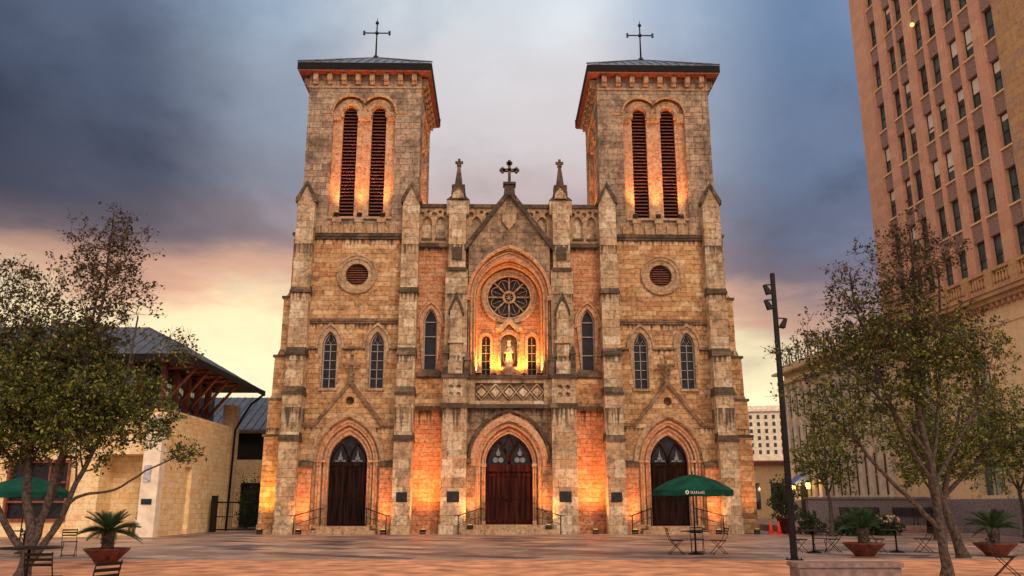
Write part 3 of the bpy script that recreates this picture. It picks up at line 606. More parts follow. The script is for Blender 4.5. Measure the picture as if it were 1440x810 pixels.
# balcony frieze
m=MB()
m.prism([[(-2.5,7.35),(2.5,7.35),(2.5,8.85),(-2.5,8.85)],[(-2.05,7.55),(2.05,7.55),(2.05,8.6),(-2.05,8.6)]],-.62,-.38); m.box(-2.06,2.06,-.44,-.385,7.5,8.65,1)
n_=5; wd=4.1/n_
for i in range(n_):
    x=-2.05+wd*(i+.5)
    m.prism([(x-.27,8.07),(x-.15,8.2),(x,8.36),(x+.15,8.2),(x+.27,8.07),(x+.15,7.94),(x,7.78),(x-.15,7.94)],-.58,-.45)
for i in range(n_+1):
    x=-2.05+wd*i
    m.tube([(max(-2.05,x-.42),-.54,8.56),(x,-.54,8.07),(min(2.05,x+.42),-.54,8.56)],.05,4); m.tube([(max(-2.05,x-.42),-.54,7.58),(x,-.54,8.07),(min(2.05,x+.42),-.54,7.58)],.05,4)
m.build('frieze_panel',['ashlar','coping'],CB)
m=MB(); m.box(-2.5,2.5,-.80,-.2,8.86,9.06); m.box(-2.5,2.5,-.72,-.38,7.12,7.34); m.box(-2.5,2.5,-.38,1.0,8.9,9.05)
m.build('frieze_cornice','dark',CB)
# centre portal
m=MB()
m.prism(horseshoe(0,2.15,3.9,2.75,1.72,3.9,2.25,.35),-.22,.12); m.prism(horseshoe(0,1.78,3.9,2.3,1.38,3.9,1.8,.5),.08,.6)
m.prism(horseshoe(0,2.3,3.9,2.9,1.96,3.9,2.5,3.8),-.44,-.3)
for a,h,y,r in ((1.98,2.55,-.26,.09),(1.74,2.27,-.22,.07),(1.56,2.05,.06,.09),(1.42,1.85,.06,.05)): m.tube([(p[0],y,p[1]) for p in arch_loop(0,a,.45,3.9,h,12)],r,6)
for a in (-1.56,1.56): m.box(a-.22,a+.22,-.08,.2,3.75,3.95); m.box(a-.2,a+.2,-.06,.2,.4,.7)
m.build('portal_arch','arch',CB)
m=MB(); m.tube([(p[0],-.46,p[1]) for p in arc_pts(0,2.38,4.1,2.95,14)],.11,6); m.box(-2.5,-2.2,-.62,-.38,3.95,4.2); m.box(2.2,2.5,-.62,-.38,3.95,4.2)
m.build('hood_mould','dark',CB)
m=MB(); m.box(-1.38,1.38,.3,.42,.5,3.55)
for i in range(11):
    x=-1.25+i*.25; m.box(x-.012,x+.012,.275,.3,.55,3.5)
m.box(-.05,.05,.22,.3,.5,3.5); m.box(-1.38,1.38,.2,.42,3.5,3.9)
for z in (.7,2.0,3.3): m.box(-1.34,-.08,.255,.3,z-.07,z+.07); m.box(.08,1.34,.255,.3,z-.07,z+.07)
m.build('door','door2',CB)
m=MB(); m.ball((.12,.22,1.9),.06,n=6); m.ball((-.12,.22,1.9),.06,n=6); m.build('door_handle','iron',CB)
m=MB(); m.prism(arch_loop(0,1.38,3.9,3.95,1.75),.36,.41)
for s in (-1,1):
    m.tube([(0,.32,3.95),(s*.12,.32,4.5),(s*.55,.32,5.25)],.08,5,1); m.tube([(s*1.34,.32,3.95),(s*1.15,.32,4.6),(s*.62,.32,5.25)],.05,5,1)
    m.prism(circ(s*.64-.16,4.16,.16,8),.26,.32,mi=2); m.prism(circ(s*.64+.16,4.16,.16,8),.26,.32,mi=2); m.prism([(s*.64-.12,4.45),(s*.64,4.4),(s*.64+.12,4.45),(s*.64,4.9)],.26,.32,mi=2); m.prism(circ(s*.64,4.58,.15,4),.27,.33,mi=2)
m.tube([(-.3,.32,5.0),(0,.32,5.55),(.3,.32,5.0)],.05,5,1)
m.build('door_window',['glass','door2','white_tr'],CB)
m=MB(); m.box(-2.4,2.4,-1.15,.4,.18,.5); m.box(-2.7,2.7,-1.6,-.2,0,.26)
m.build('door_step','trim',CB)
# centre buttresses and pinnacles
for s in (-1,1):
    xf=lambda p,s=s:(s*p[0],p[1],p[2])
    m=MB(xf)
    m.box(2.42,3.98,-1.12,0,0,.55,0); m.box(2.48,3.92,-1.02,0,.55,7.2,0); m.box(2.46,3.94,-1.05,0,4.25,4.31,0)
    m.box(2.38,4.02,-1.18,0,7.1,7.36,1)
    fl=[circ(3.2+a,8.08+b,.15,8) for a in (-.22,.22) for b in (-.22,.22)]
    m.prism([[(2.5,7.36),(3.9,7.36),(3.9,8.85),(2.5,8.85)]]+fl,-1.06,-.9); m.box(2.5,3.9,-.9,0,7.36,8.85,0)
    m.box(2.4,4.0,-1.2,0,8.85,9.08,1)
    # lower pinnacle shaft with its own gablet
    m.box(2.78,3.62,-.95,0,9.08,9.9,0); m.box(2.84,3.56,-.86,0,9.9,12.9,0); m.box(2.74,3.66,-.98,0,10.95,11.1,0)
    m.prism([(2.84,12.9),(3.56,12.9),(3.2,13.75)],-.86,0,'y',0)
    for s2 in (1,-1): m.prism([(3.2+s2*.46,12.7),(3.2+s2*.46,12.95),(3.2,14.1),(3.2,13.7)],-.96,0,'y',1)
    for xx,hh in ((3.78,10.3),(2.5,9.9)): m.frustum(xx-.17,xx+.17,-.95,-.55,9.08,xx-.15,xx+.15,-.9,-.6,hh,1); m.frustum(xx-.2,xx+.2,-.98,-.52,hh,xx-.04,xx+.04,-.8,-.7,hh+.5,1)
    # upper shaft
    m.box(2.55,3.9,-.5,.12,9.08,15.6,0); m.box(2.7,3.75,-.56,.12,15.6,20.0,0); m.box(2.62,3.83,-.62,.12,15.5,15.72,1); m.box(2.92,3.52,-.68,.1,16.2,17.0,1)
    m.box(2.52,3.92,-.42,.4,19.2,20.15,0); m.frustum(2.5,3.94,-.5,.45,20.15,2.8,3.6,-.3,.2,20.5,1)
    m.box(2.82,3.6,-.56,.2,20.2,20.8,0); m.prism([(2.86,20.2),(3.54,20.2),(3.54,20.55),(3.2,21.1),(2.86,20.55)],-.62,-.5,'y',0)
    for s2 in (1,-1): m.prism([(3.2+s2*.44,20.4),(3.2+s2*.44,20.65),(3.2,21.3),(3.2,20.98)],-.68,.22,'y',1)
    m.box(2.8,3.62,-.6,.24,20.78,21.12,1)
    m.build('buttress',['ashlar','dark'],CB)
    m=MB(xf); m.frustum(2.95,3.45,-.42,.12,21.12,3.11,3.29,-.24,-.06,22.5); m.box(3.06,3.34,-.29,-.01,22.5,22.6); m.box(2.95,3.45,-.22,-.08,22.68,22.84); m.box(3.12,3.28,-.23,-.07,22.6,23.0)
    m.build('spire_pinnacle','dark',CB)
    m=MB(xf); m.box(2.85,3.55,-1.06,-1.02,1.75,2.35); m.build('wall_plaque','plaque',CB)
# parapet
m=MB(); holes=[]; 
pans=[(s*x,.3) for s in (-1,1) for x in (4.3,5.15)]+[(s*2.05,.3) for s in (-1,1)]
for x,a in pans: holes.append(arch_loop(x,a,17.75,18.75,.45,6))
for x in [s*q for s in (-1,1) for q in (3.98,4.72,5.5,2.4,1.35)]: holes.append(circ(x,19.33,.17,8))
for x in [s*q for s in (-1,1) for q in (4.35,5.1,1.75)]: holes.append(circ(x,19.48,.12,6))
m.prism([[(-Wn,17.4),(Wn,17.4),(Wn,19.75),(-Wn,19.75)]]+holes,-.02,.2); m.box(-Wn,Wn,.2,.5,17.4,19.75,1)
m.build('parapet',['trim','ashlar'],CB)
m=MB(); m.box(-Wn,Wn,-.14,.6,19.75,19.98); m.box(-Wn,-2.5,-.2,.5,17.15,17.4); m.box(2.5,Wn,-.2,.5,17.15,17.4)
for x,a in pans: m.box(x-.33,x+.33,-.1,.05,17.62,17.75)
m.build('parapet_coping','dark',CB)
# statue in the niche (a thing of its own)
st=thing('statue','small crowned robed statue holding a child in the lit niche under the rose window','statue',(.72,51+1.02,9.76))
m=MB()
m.lathe([(.24,0),(.26,.1),(.22,.45),(.17,.85),(.2,1.0),(.19,1.15),(.09,1.26),(.065,1.32),(.1,1.38),(.115,1.47),(.09,1.56),(.03,1.62)],(0,0,0),14,sy=.8)
m.tube([(-.18,0,1.13),(-.25,-.08,.92),(-.1,-.2,.9),(.05,-.22,.95)],[.06,.055,.045,.04],6); m.tube([(.18,0,1.13),(.24,-.08,.95),(.12,-.2,.92)],[.06,.055,.04],6)
m.build('figure','statue',st)
m=MB(); m.lathe([(.3,-.0),(.29,.3),(.2,.62),(.1,.7)],(0,.03,0),12,sy=.75); m.build('robe_skirt','statue_robe',st)
m=MB(); m.lathe([(.07,-.12),(.09,0),(.05,.1),(.055,.16),(.03,.24)],(.1,-.2,1.0),8); m.build('child','statue',st)
m=MB(); m.lathe([(.1,0),(.12,.08),(.11,.1)],(0,0,1.58),8)
for k in range(6): m.ball((.11*math.cos(k*PI/3),.11*math.sin(k*PI/3),1.7),.025,n=4)
m.build('crown','floodglow' if False else 'statue',st)
m=MB(); cc=[(.36*math.cos(2*PI*i/24),.75+.72*math.sin(2*PI*i/24)) for i in range(24)]
m.tube([(p[0],.16,p[1]) for p in cc+[cc[0]]],.035,5)
m.build('halo_ring','statue',st)
# --- flood lights
def flood(x,y,z,tx,ty,tz,power,label,col=(1,.36,.07),size=R(95),blend=.9,group='floodlights on the cathedral',r=.25):
    t=thing('floodlight',label,'floodlight',(x,y,z),0,group)
    d=Vector((tx-x,ty-y,tz-z)); q=d.to_track_quat('-Z','Y')
    m=MB(); m.box(-.16,.16,-.10,.10,0,.06); m.tube([(-.15,0,.05),(-.17,0,.2)],.015,5); m.tube([(.15,0,.05),(.17,0,.2)],.015,5); m.build('bracket','iron',t)
    mt=q.to_matrix()
    m=MB(lambda p:mt@Vector(p)+Vector((0,0,.2))); m.box(-.14,.14,-.09,.09,-.04,.10); h=m.build('lamp_head','iron',t)
    m=MB(lambda p:mt@Vector(p)+Vector((0,0,.2))); m.box(-.12,.12,-.07,.07,-.05,-.041); m.build('lens','floodglow',t)
    l=bpy.data.lights.new('flood_beam','SPOT'); l.energy=power; l.color=col; l.spot_size=size; l.spot_blend=blend; l.shadow_soft_size=r
    lo=bpy.data.objects.new('flood_beam',l); C.objects.link(lo); lo.parent=t; lo.location=Vector((0,0,.2))+d.normalized()*.12; lo.rotation_euler=q.to_euler()
    return t
X0=.72; Y0=51
OR=(1,.31,.075); YE=(1,.45,.06)
for s,nm in ((-1,'left'),(1,'right')):
    flood(X0+s*4.85,Y0-1.25,.02,X0+s*4.8,Y0+.1,6.4,2500,'small ground floodlight in the orange wall bay %s of the middle door'%nm,OR,R(84),r=.4)
    flood(X0+s*2.2,Y0-1.35,.27,X0+s*2.1,Y0-.2,5.5,1000,'small floodlight on the step %s of the middle door'%nm,OR,R(90),r=.35)
    flood(X0+s*(TD-2.35),Y0-1.45,.02,X0+s*(TD-2.25),Y0-.6,4.8,560,'small ground floodlight inward of the %s tower door'%nm,OR,R(84),r=.35)
    flood(X0+s*(TD+2.35),Y0-1.45,.02,X0+s*(TD+2.25),Y0-.6,4.8,620,'small ground floodlight outward of the %s tower door'%nm,OR,R(84),r=.35)
    flood(X0+s*(TD+4.55),Y0-1.3,.02,X0+s*(TD+4.5),Y0+.2,4.4,1100 if s<0 else 260,'small ground floodlight at the outer corner of the %s tower'%nm,YE if s<0 else OR,R(85))
    for q,w in ((0,-1.45),(1,0.0),(2,1.45)):
        flood(X0+s*TD+w,Y0-.12,19.13 if q!=1 else 19.13,X0+s*TD+w*.98,Y0+.3,27.5,1150,'small floodlight on the %s belfry sill, %s'%(nm,('left end','middle','right end')[q]),OR,R(62),blend=1.0,r=.15)
    # inner side of belfry
    flood(X0+s*(TD-HB-.9),Y0+HB,17.9,X0+s*(TD-HB+.2),Y0+HB,25.0,2600,'floodlight on the walkway at the foot of the %s belfry side facing the gable'%nm,OR,R(100))
    flood(X0+s*.92,Y0+.45,9.08,X0+s*.35,Y0+1.1,12.0,420,'small floodlight %s of the niche statue'%nm,YE,R(120),r=.08)
    flood(X0+s*1.85,Y0+.2,9.08,X0+s*1.3,Y0+1.1,16.0,700,'small floodlight at the %s foot of the great arch'%nm,OR,R(110),r=.1)
    # lights cornice/modillions
# --- handrails
def rail(x,y,sd,label):
    t=thing('handrail',label,'handrail',(x,y,0),0,'handrails at the cathedral doors')
    ox,oy=sd*1.25,-1.0
    m=MB(); m.tube([(0,0,.3),(0,0,1.4)],.032,6); m.build('post','iron',t)
    m=MB(); m.tube([(ox,oy,0),(ox,oy,1.02)],.032,6); m.build('post','iron',t)
    m=MB(); m.tube([(-sd*.1,.1,1.4),(0,0,1.4),(ox,oy,1.02),(ox+sd*.22,oy-.1,1.0)],.03,6); m.tube([(0,0,.95),(ox,oy,.55)],.018,5); m.build('rail_bar','iron',t)
rail(X0-1.6,Y0-.8,-1,'iron handrail left of the red middle door'); rail(X0+1.6,Y0-.8,1,'iron handrail right of the red middle door')
for s,nm in ((-1,'left'),(1,'right')):
    for s2,n2 in ((-1,'left'),(1,'right')): rail(X0+s*TD+s2*1.3,Y0-.8,s2,'iron handrail %s of the %s tower door'%(n2,nm))
# ================================================================ LEFT STONE BUILDING
lb=thing('stone_building','yellow limestone building with red timber eaves and blue grey metal roof beside the cathedral','building',(-17.6,46.2,0))
m=MB(lambda p:(p[0]+17.6,p[1]-46.2,p[2]))
m.prism([[(-34,0),(-20.85,0),(-20.85,4.2),(-18.5,4.2),(-18.5,0),(-17.62,0),(-17.62,6.6),(-34,6.6)],[(-25.6,.75),(-22.35,.75),(-22.35,3.9),(-25.6,3.9)],[(-31,.75),(-28,.75),(-28,3.9),(-31,3.9)]],46.2,46.7,'y')
m.build('front_wall','yellow',lb)
m=MB(lambda p:(p[0]+17.6,p[1]-46.2,p[2]))
# side wall with a shallow recess and a thicker blade near the camera
m.prism([[(46.7,0),(49.6,0),(49.6,3.7),(50.8,3.7),(50.8,0),(57.0,0),(57.0,6.6),(46.7,6.6)]],-18.05,-17.62,'x')
m.box(-18.3,-17.85,49.6,50.8,0,3.7); m.box(-18.8,-18.05,57.0,57.4,0,6.6)
m.build('side_wall','yellow',lb)
m=MB(lambda p:(p[0]+17.6,p[1]-46.2,p[2])); m.box(-20.85,-18.5,47.9,48.0,0,4.2); m.box(-20.95,-20.85,46.7,48,0,4.2); m.box(-18.5,-18.4,46.7,48,0,4.2); m.box(-20.85,-18.5,46.7,48,4.2,4.3)
m.build('porch_niche','yellow',lb)
m=MB(lambda p:(p[0]+17.6,p[1]-46.2,p[2])); m.box(-18.38,-17.5,45.5,46.2,0,6.2); m.build('pier','pale',lb)
m=MB(lambda p:(p[0]+17.6,p[1]-46.2,p[2])); m.box(-18.25,-17.72,45.46,45.5,1.62,1.9); m.build('name_plate','plaque',lb)
m=MB(lambda p:(p[0]+17.6,p[1]-46.2,p[2])); m.box(-18.25,-17.88,45.46,45.5,2.75,3.6); m.build('notice_panel','signp',lb)
for x0,x1 in ((-25.6,-22.35),(-31,-28)):
    m=MB(lambda p:(p[0]+17.6,p[1]-46.2,p[2]))
    m.prism([[(x0,.75),(x1,.75),(x1,3.9),(x0,3.9)],[(x0+.14,.9),(x1-.14,.9),(x1-.14,3.75),(x0+.14,3.75)]],46.1,46.35)
    for k in (1,2): x=x0+(x1-x0)*k/3; m.box(x-.04,x+.04,46.15,46.3,.9,3.75)
    for z in (1.75,2.75): m.box(x0+.14,x1-.14,46.15,46.3,z-.05,z+.05)
    f=m.build('window','redwood',lb)
    m=MB(lambda p:(p[0]+17.6,p[1]-46.2,p[2])); m.box(x0+.1,x1-.1,46.36,46.4,.8,3.85); m.build('pane','glass',f)
B0=lambda p:(p[0]+17.6,p[1]-46.2,p[2])
# clerestory
m=MB(B0); m.box(-34,-18.0,47.0,57.2,6.0,6.62); m.build('wall_cap','fascia',lb)
m=MB(B0); m.box(-33.5,-18.7,47.3,56.9,6.6,9.1); m.build('clerestory_core','fascia',lb)
k=0
y=47.6
while y<56.8:
    m=MB(B0); m.box(-18.72,-18.4,y-.16,y+.16,6.6,9.2); m.build('post','redwood',lb)
    m=MB(B0); m.tube([(-18.45,y,7.0),(-17.3,y,8.4),(-16.75,y,9.1)],[.10,.10,.10],5); m.tube([(-18.45,y,9.0),(-16.6,y,9.12)],.10,5); m.build('bracket','redwood',lb)
    if y<55.5:
        m=MB(B0); m.box(-18.66,-18.6,y+.5,y+1.5,6.75,8.9); f=m.build('window','frame',lb)
        m=MB(B0); m.box(-18.6,-18.57,y+.56,y+.97,6.82,8.8); m.box(-18.6,-18.57,y+1.03,y+1.44,6.82,8.8); m.build('pane','tglass',f)
    y+=1.9
for i in range(6):
    x=-19.6-i*2.4
    m=MB(B0); m.box(x-.14,x+.14,47.15,47.32,6.6,9.1); m.build('post','redwood',lb)
    m=MB(B0); m.tube([(x,47.2,7.3),(x,46.2,8.7),(x,45.5,9.15)],.09,5); m.build('bracket','redwood',lb)
    m=MB(B0); m.box(x-2.2,x-.2,47.2,47.27,6.8,8.9); m.build('window','green_glass',lb)
# roof: hip with wide eaves
m=MB(B0)
ex,ey,ze=-16.4,45.0,9.3; y2=60.4; rx=-20.6
V=[(ex,ey,ze),(ex,y2,ze),(-40,y2,ze),(-40,ey,ze),(rx,49.7,11.75),(rx,56.2,11.75),(-40,49.7,11.75),(-40,56.2,11.75)]
m.add(V,[(0,1,5,4),(3,0,4,6),(1,2,7,5),(4,5,7,6)])
for i in range(36):
    x=-16.9-i*.6; t=min(1,(ex-x)/(ex-rx)); m.tube([(x,ey,ze+.03),(x,ey+4.7*t,ze+2.45*t+.03)],.03,4)
for i in range(25):
    yy=45.4+i*.6; t=min(1,(yy-ey)/4.7,(y2-yy)/4.2); m.tube([(ex,yy,ze+.03),(ex-4.2*t,yy,ze+2.45*t+.03)],.03,4)
m.build('roof','slate',lb)
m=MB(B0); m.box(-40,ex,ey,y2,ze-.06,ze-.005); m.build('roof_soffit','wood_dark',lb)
m=MB(B0); m.box(-40,ex+.08,ey-.08,ey,ze-.28,ze+.06); m.box(ex,ex+.08,ey,y2,ze-.28,ze+.06); m.tube([(ex+.05,y2-.3,ze-.2),(-16.7,58.4,8.2),(-17.0,57.6,7.2),(-17.3,57.3,6.4),(-17.4,57.3,0)],.08,6); m.build('fascia','fascia',lb)
# rear link building
rb=thing('rear_building','small pale stone building with ribbed metal roof seen behind the gate','building',(-20,66,0))
B1=lambda p:(p[0]+20,p[1]-66,p[2])
m=MB(B1); m.prism([[(-30,0),(-19.2,0),(-19.2,3.2),(-16.9,3.2),(-16.9,0),(-10,0),(-10,7.1),(-30,7.1)],[(-20.3,4.9),(-16.4,4.9),(-16.4,6.9),(-20.3,6.9)]],66,66.4,'y'); m.box(-30,-10,66.4,74,0,7.0); m.build('wall','yellow',rb)
m=MB(B1); m.box(-20.3,-16.4,66.2,66.39,4.9,6.9); m.box(-19.2,-16.9,66.25,66.39,0,3.2); m.build('window','black',rb)
m=MB(B1); m.add([(-31,65,7.1),(-9,65,7.1),(-9,71,10.2),(-31,71,10.2),(-31,65,6.95),(-9,65,6.95),(-9,71,10.05),(-31,71,10.05)],[(0,1,2,3),(4,5,6,7),(0,1,5,4),(2,3,7,6),(1,2,6,5),(3,0,4,7)])
for i in range(36): m.tube([(-31+i*.6,65,7.14),(-31+i*.6,71,10.24)],.035,4)
m.build('roof','slate',rb)
# a fin wall in the passage
t=tag(MB(lambda p:p).build('x','yellow') if False else (lambda mm:(mm.box(-18.6,-17.9,58.6,60.2,0,8.2),mm.build('passage_wall','yellow'))[1])(MB()),'tall narrow yellow stone wall end in the passage left of the cathedral','wall')
# gate
gt=thing('iron_gate','low black iron gate between the yellow building and the cathedral','gate',(-17.2,54,0))
m=MB(); m.box(-.16,.16,-.16,.16,0,2.15); m.build('post','iron',gt)
m=MB(); m.box(3.1,3.3,-.08,.08,0,1.2); m.build('post','iron',gt)
m=MB(); m.tube([(0,0,1.75),(3.2,0,1.75)],.05,6); m.tube([(0,0,.15),(3.2,0,.15)],.04,6); m.tube([(1.9,0,.15),(1.9,0,1.75)],.04,6); m.tube([(0,0,.9),(1.2,0,.9)],.03,5)
for i in range(20): m.tube([(.2+i*.155,0,.15),(.2+i*.155,0,1.75)],.008,4)
m.build('gate_leaf','iron',gt)
# ================================================================ RIGHT STREET BLOCK (along one street line)
LN=Vector((31.237549,1.976247,0)); LD=Vector((-.0631389,.9980047,0)); LO=Vector((LD.y,-LD.x,0))  # LO points away from the plaza
def SL(p): # (t along street, depth into the block, z)
    q=LN+LD*p[0]+LO*p[1]; return (q.x,q.y,p[2])
tw=thing('office_tower','tall pink limestone office tower with rows of narrow sash windows','office tower')
cols=[54.75,52.6,51.3,49.25,47.75,45.85,44.35,42.25]
WW=1.08; rows=[16.8+3.33*i-.15 for i in range(0,9)]; ZT=49
# piers
m=MB(SL); m.box(55.5,57.4,0,1.2,14,ZT); 
for a,b in zip(cols[:-1],cols[1:]): m.box(b+WW/2+.12,a-WW/2-.12,0,.7,13,ZT)
for c in cols:
    for s in (-1,1):
        a,b=sorted((c+s*WW/2,c+s*(WW/2+.12))); m.box(a,b,.07,.7,13,ZT)
m.box(55.18+.12,55.5,.12,.7,13,ZT)
m.build('pier_strips','pink',tw)
m=MB(SL); m.box(30,41.65,-.02,1,14,ZT); m.box(41.65,cols[-1]-WW/2-.12,.15,1,14,ZT)
m.build('corner_wall','quoin',tw)
for c in cols:
    for i,r_ in enumerate(rows[:-1]): m=MB(SL); m.box(c-WW/2,c+WW/2,.16,.6,r_+.02,rows[i+1]-2.12); m.build('spandrel','spandrel',tw)
for c in cols:
    for i,r_ in enumerate(rows):
        m=MB(SL); z0,z1=r_-2.1,r_
        m.prism([[(c-WW/2,z0),(c+WW/2,z0),(c+WW/2,z1),(c-WW/2,z1)],[(c-WW/2+.06,z0+.06),(c+WW/2-.06,z0+.06),(c+WW/2-.06,z1-.06),(c-WW/2+.06,z1-.06)]],.36,.46,'y')
        m.box(c-WW/2+.05,c+WW/2-.05,.35,.44,r_-1.1,r_-1.02); m.box(c-WW/2-.03,c+WW/2+.03,.05,.38,z0-.10,z0,1)
        m.box(c-WW/2+.05,c+WW/2-.05,.41,.43,z0+.05,z1-.05,2)
        m.build('window',['frame','cream','tglass'],tw)
        if (i*7+int(c*10)*3)%5 in (0,2):
            m=MB(SL); m.box(c-WW/2+.08,c+WW/2-.08,.395,.405,z1-.1-((i*5+int(c*10))%4+1)*.3,z1-.08); m.build('window_blind','white',tw)
m=MB(SL); m.box(30,57.2,1.0,20,0,ZT); m.box(30,57.2,.62,1.0,0,ZT); m.build('tower_core','pink',tw)
m=MB(SL); m.box(57.2,57.4,1.2,20,0,ZT); m.build('rear_face','pink',tw)
t=thing('wall_lamp','small lit round orange lamp high on the pink tower, below a window','lamp',SL((49.4,-.05,33.2+.0)))
m=MB(); m.ball((0,0,0),.14,n=8); m.build('globe','lampglow',t); m=MB(); m.tube([(0,0,0),(.3,0,.0)],.03,5); m.build('bracket','iron',t)
# podium below the tower: balcony, cornice, classical wall
SLD=lambda p:SL((p[0],p[1],p[2]*.965 if p[2]>0 else p[2]))
pd=thing('stone_podium','cream classical base of the pink tower with balcony, medallion and arched window','podium')
m=MB(SLD); wp=[(28,0),(57.3,0),(57.3,13.0),(28,13.0)]
m.prism([wp,arch_loop(46.7,1.25,2.2,9.4,1.25),arch_loop(52.6,1.25,2.2,9.4,1.25),arch_loop(40.5,1.25,2.2,9.4,1.25)],-.45,.0); m.box(28,57.3,0,.6,0,13); m.build('wall','cream',pd)
m=MB(SLD)
for c in (46.7,52.6,40.5):
    m.prism(horseshoe(c,1.55,9.4,1.55,1.25,9.4,1.25,2.2),-.6,-.45); m.tube([(p[0],-.6,p[1]) for p in arc_pts(c,1.5,9.4,1.5,8)],.09,5)
m.prism([circ(44.0,10.6,.62),circ(44.0,10.6,.48)],-.6,-.45); m.prism(circ(44.0,10.6,.46),-.5,-.45)
m.box(28,57.3,-.55,-.45,11.75,12.0); m.box(28,57.3,-.6,-.45,7.4,7.65) if False else None
for tt in (56.7,55.0,50.2,49.0,44.9,43.1): m.box(tt-.3,tt+.3,-.6,-.45,2.0,9.0)
m.build('mouldings','cream',pd)
for c in (46.7,52.6,40.5):
    m=MB(SLD); m.prism(arch_loop(c,1.2,2.2,9.4,1.2),-.12,-.05); 
    for z in (4,5.8,7.6,9.4): m.box(c-1.2,c+1.2,-.2,-.1,z-.04,z+.04,1)
    for x in (-.4,.4): m.box(c+x-.03,c+x+.03,-.2,-.1,2.2,10.2,1)
    m.build('window',['tglass','cream'],pd)
m=MB(SLD); m.box(28,57.6,-.95,0,13.0,13.25); m.box(28,57.6,-1.25,0,13.25,13.5); m.box(28,57.6,-1.35,0,13.5,13.66)
tt=28.2
while tt<57.4: m.box(tt-.09,tt+.09,-.85,-.45,12.75,13.0); tt+=.5
m.build('cornice','quoin',pd)
m=MB(SLD); m.box(28,57.5,-1.25,-.95,14.62,14.8); m.box(28,57.5,-1.2,-1.0,13.66,13.82)
k=0; tt=28.4
while tt<57.4:
    if k%8==0: m.box(tt-.3,tt+.3,-1.3,-.9,13.66,14.85)
    else: m.lathe([(.05,0),(.085,.15),(.09,.3),(.045,.55),(.07,.8)],SL((tt,-1.1,13.82)),6) if False else m.lathe([(.05,0),(.09,.2),(.09,.35),(.045,.6),(.06,.8)],(tt,-1.1,13.82),6)
    tt+=.27; k+=1
m.build('balustrade','quoin',pd)
m=MB(SLD); m.box(28,57.4,-.75,-.45,0,2.0); m.build('plinth','granite',pd)
# classical building further on
cb=thing('classical_building','cream classical building with tall pilasters behind the right hand trees','building')
m=MB(SL); m.box(57.5,76,0,14,0,13.2); m.build('wall','cream',cb)
m=MB(SL)
for i in range(13):
    tt=58.3+i*1.42; m.box(tt-.28,tt+.28,-.25,0,2.0,12.0); m.box(tt-.36,tt+.36,-.32,0,11.6,12.0); m.box(tt-.36,tt+.36,-.32,0,2.0,2.3)
m.build('pilasters','pale',cb)
for i in range(12):
    tt=59.0+i*1.42
    for z0,z1 in ((2.3,5.2),(6.3,8.3),(9.2,11.2)):
        m=MB(SL); m.box(tt-.34,tt+.34,-.04,.0,z0,z1); m.box(tt-.02,tt+.02,-.07,-.04,z0,z1,1); m.box(tt-.34,tt+.34,-.07,-.04,(z0+z1)/2-.03,(z0+z1)/2+.03,1); m.build('window',['wood_dark' if z0<3 else 'tglass','cream'],cb)
m=MB(SL); m.box(57.5,76.3,-.6,0,12.2,12.5); m.box(57.5,76.6,-.95,0,13.1,13.3); m.box(57.5,76.3,-.4,.3,13.3,13.9); m.build('cornice','cream',cb)
for i in range(9):
    m=MB(SL); tt=60+i*2; m.tube([(tt-.6,-.2,13.9),(tt-.5,-.2,14.7),(tt,-.2,15.0),(tt+.5,-.2,14.7),(tt+.6,-.2,13.9)],.05,5); m.ball((tt,-.2,15.15),.2,n=6); m.tube([(tt,-.2,13.9),(tt,-.2,15.1)],.06,5); m.build('roof_cresting','granite',cb)
m=MB(SL); m.box(57.5,76.2,-.5,0,0,2.0); m.build('plinth','granite',cb)
# door with blue awning and two wall lamps
aw=thing('awning','small blue canvas awning over a dark doorway between two lit lamps','awning',SL((72.4,-.55,0)),R(3.6+90))
m=MB(); m.add([(-.9,0,4.2),(.9,0,4.2),(.9,1.1,3.4),(-.9,1.1,3.4),(-.9,0,3.4),(.9,0,3.4),(.9,1.1,3.2),(-.9,1.1,3.2)],[(0,1,2,3),(0,3,7,4),(1,5,6,2),(2,6,7,3),(4,7,6,5),(0,4,5,1)]); m.build('canopy','blue',aw)
m=MB(); m.box(-.6,.6,-.04,.02,0,3.2); m.build('doorway','black',aw)
for tt,nm in ((74.0,'left'),(70.9,'right')):
    t=thing('wall_lamp','glowing yellow wall lantern %s of the blue awning'%nm,'lamp',SL((tt,-.75,2.9)))
    m=MB(); m.lathe([(.16,0),(.22,.45),(.2,.5)],(0,0,0),8); m.build('lantern','lampglow',t); m=MB(); m.lathe([(.24,.5),(.05,.7)],(0,0,0),8); m.tube([(0,0,.1),(.25,.0,.1)],.03,5); m.build('bracket','iron',t)
    l=bpy.data.lights.new('lamp_light','POINT'); l.energy=60; l.color=(1,.55,.18); l.shadow_soft_size=.15; o=bpy.data.objects.new('lamp_light',l); C.objects.link(o); o.parent=t; o.location=(-.35,-.1,.3)
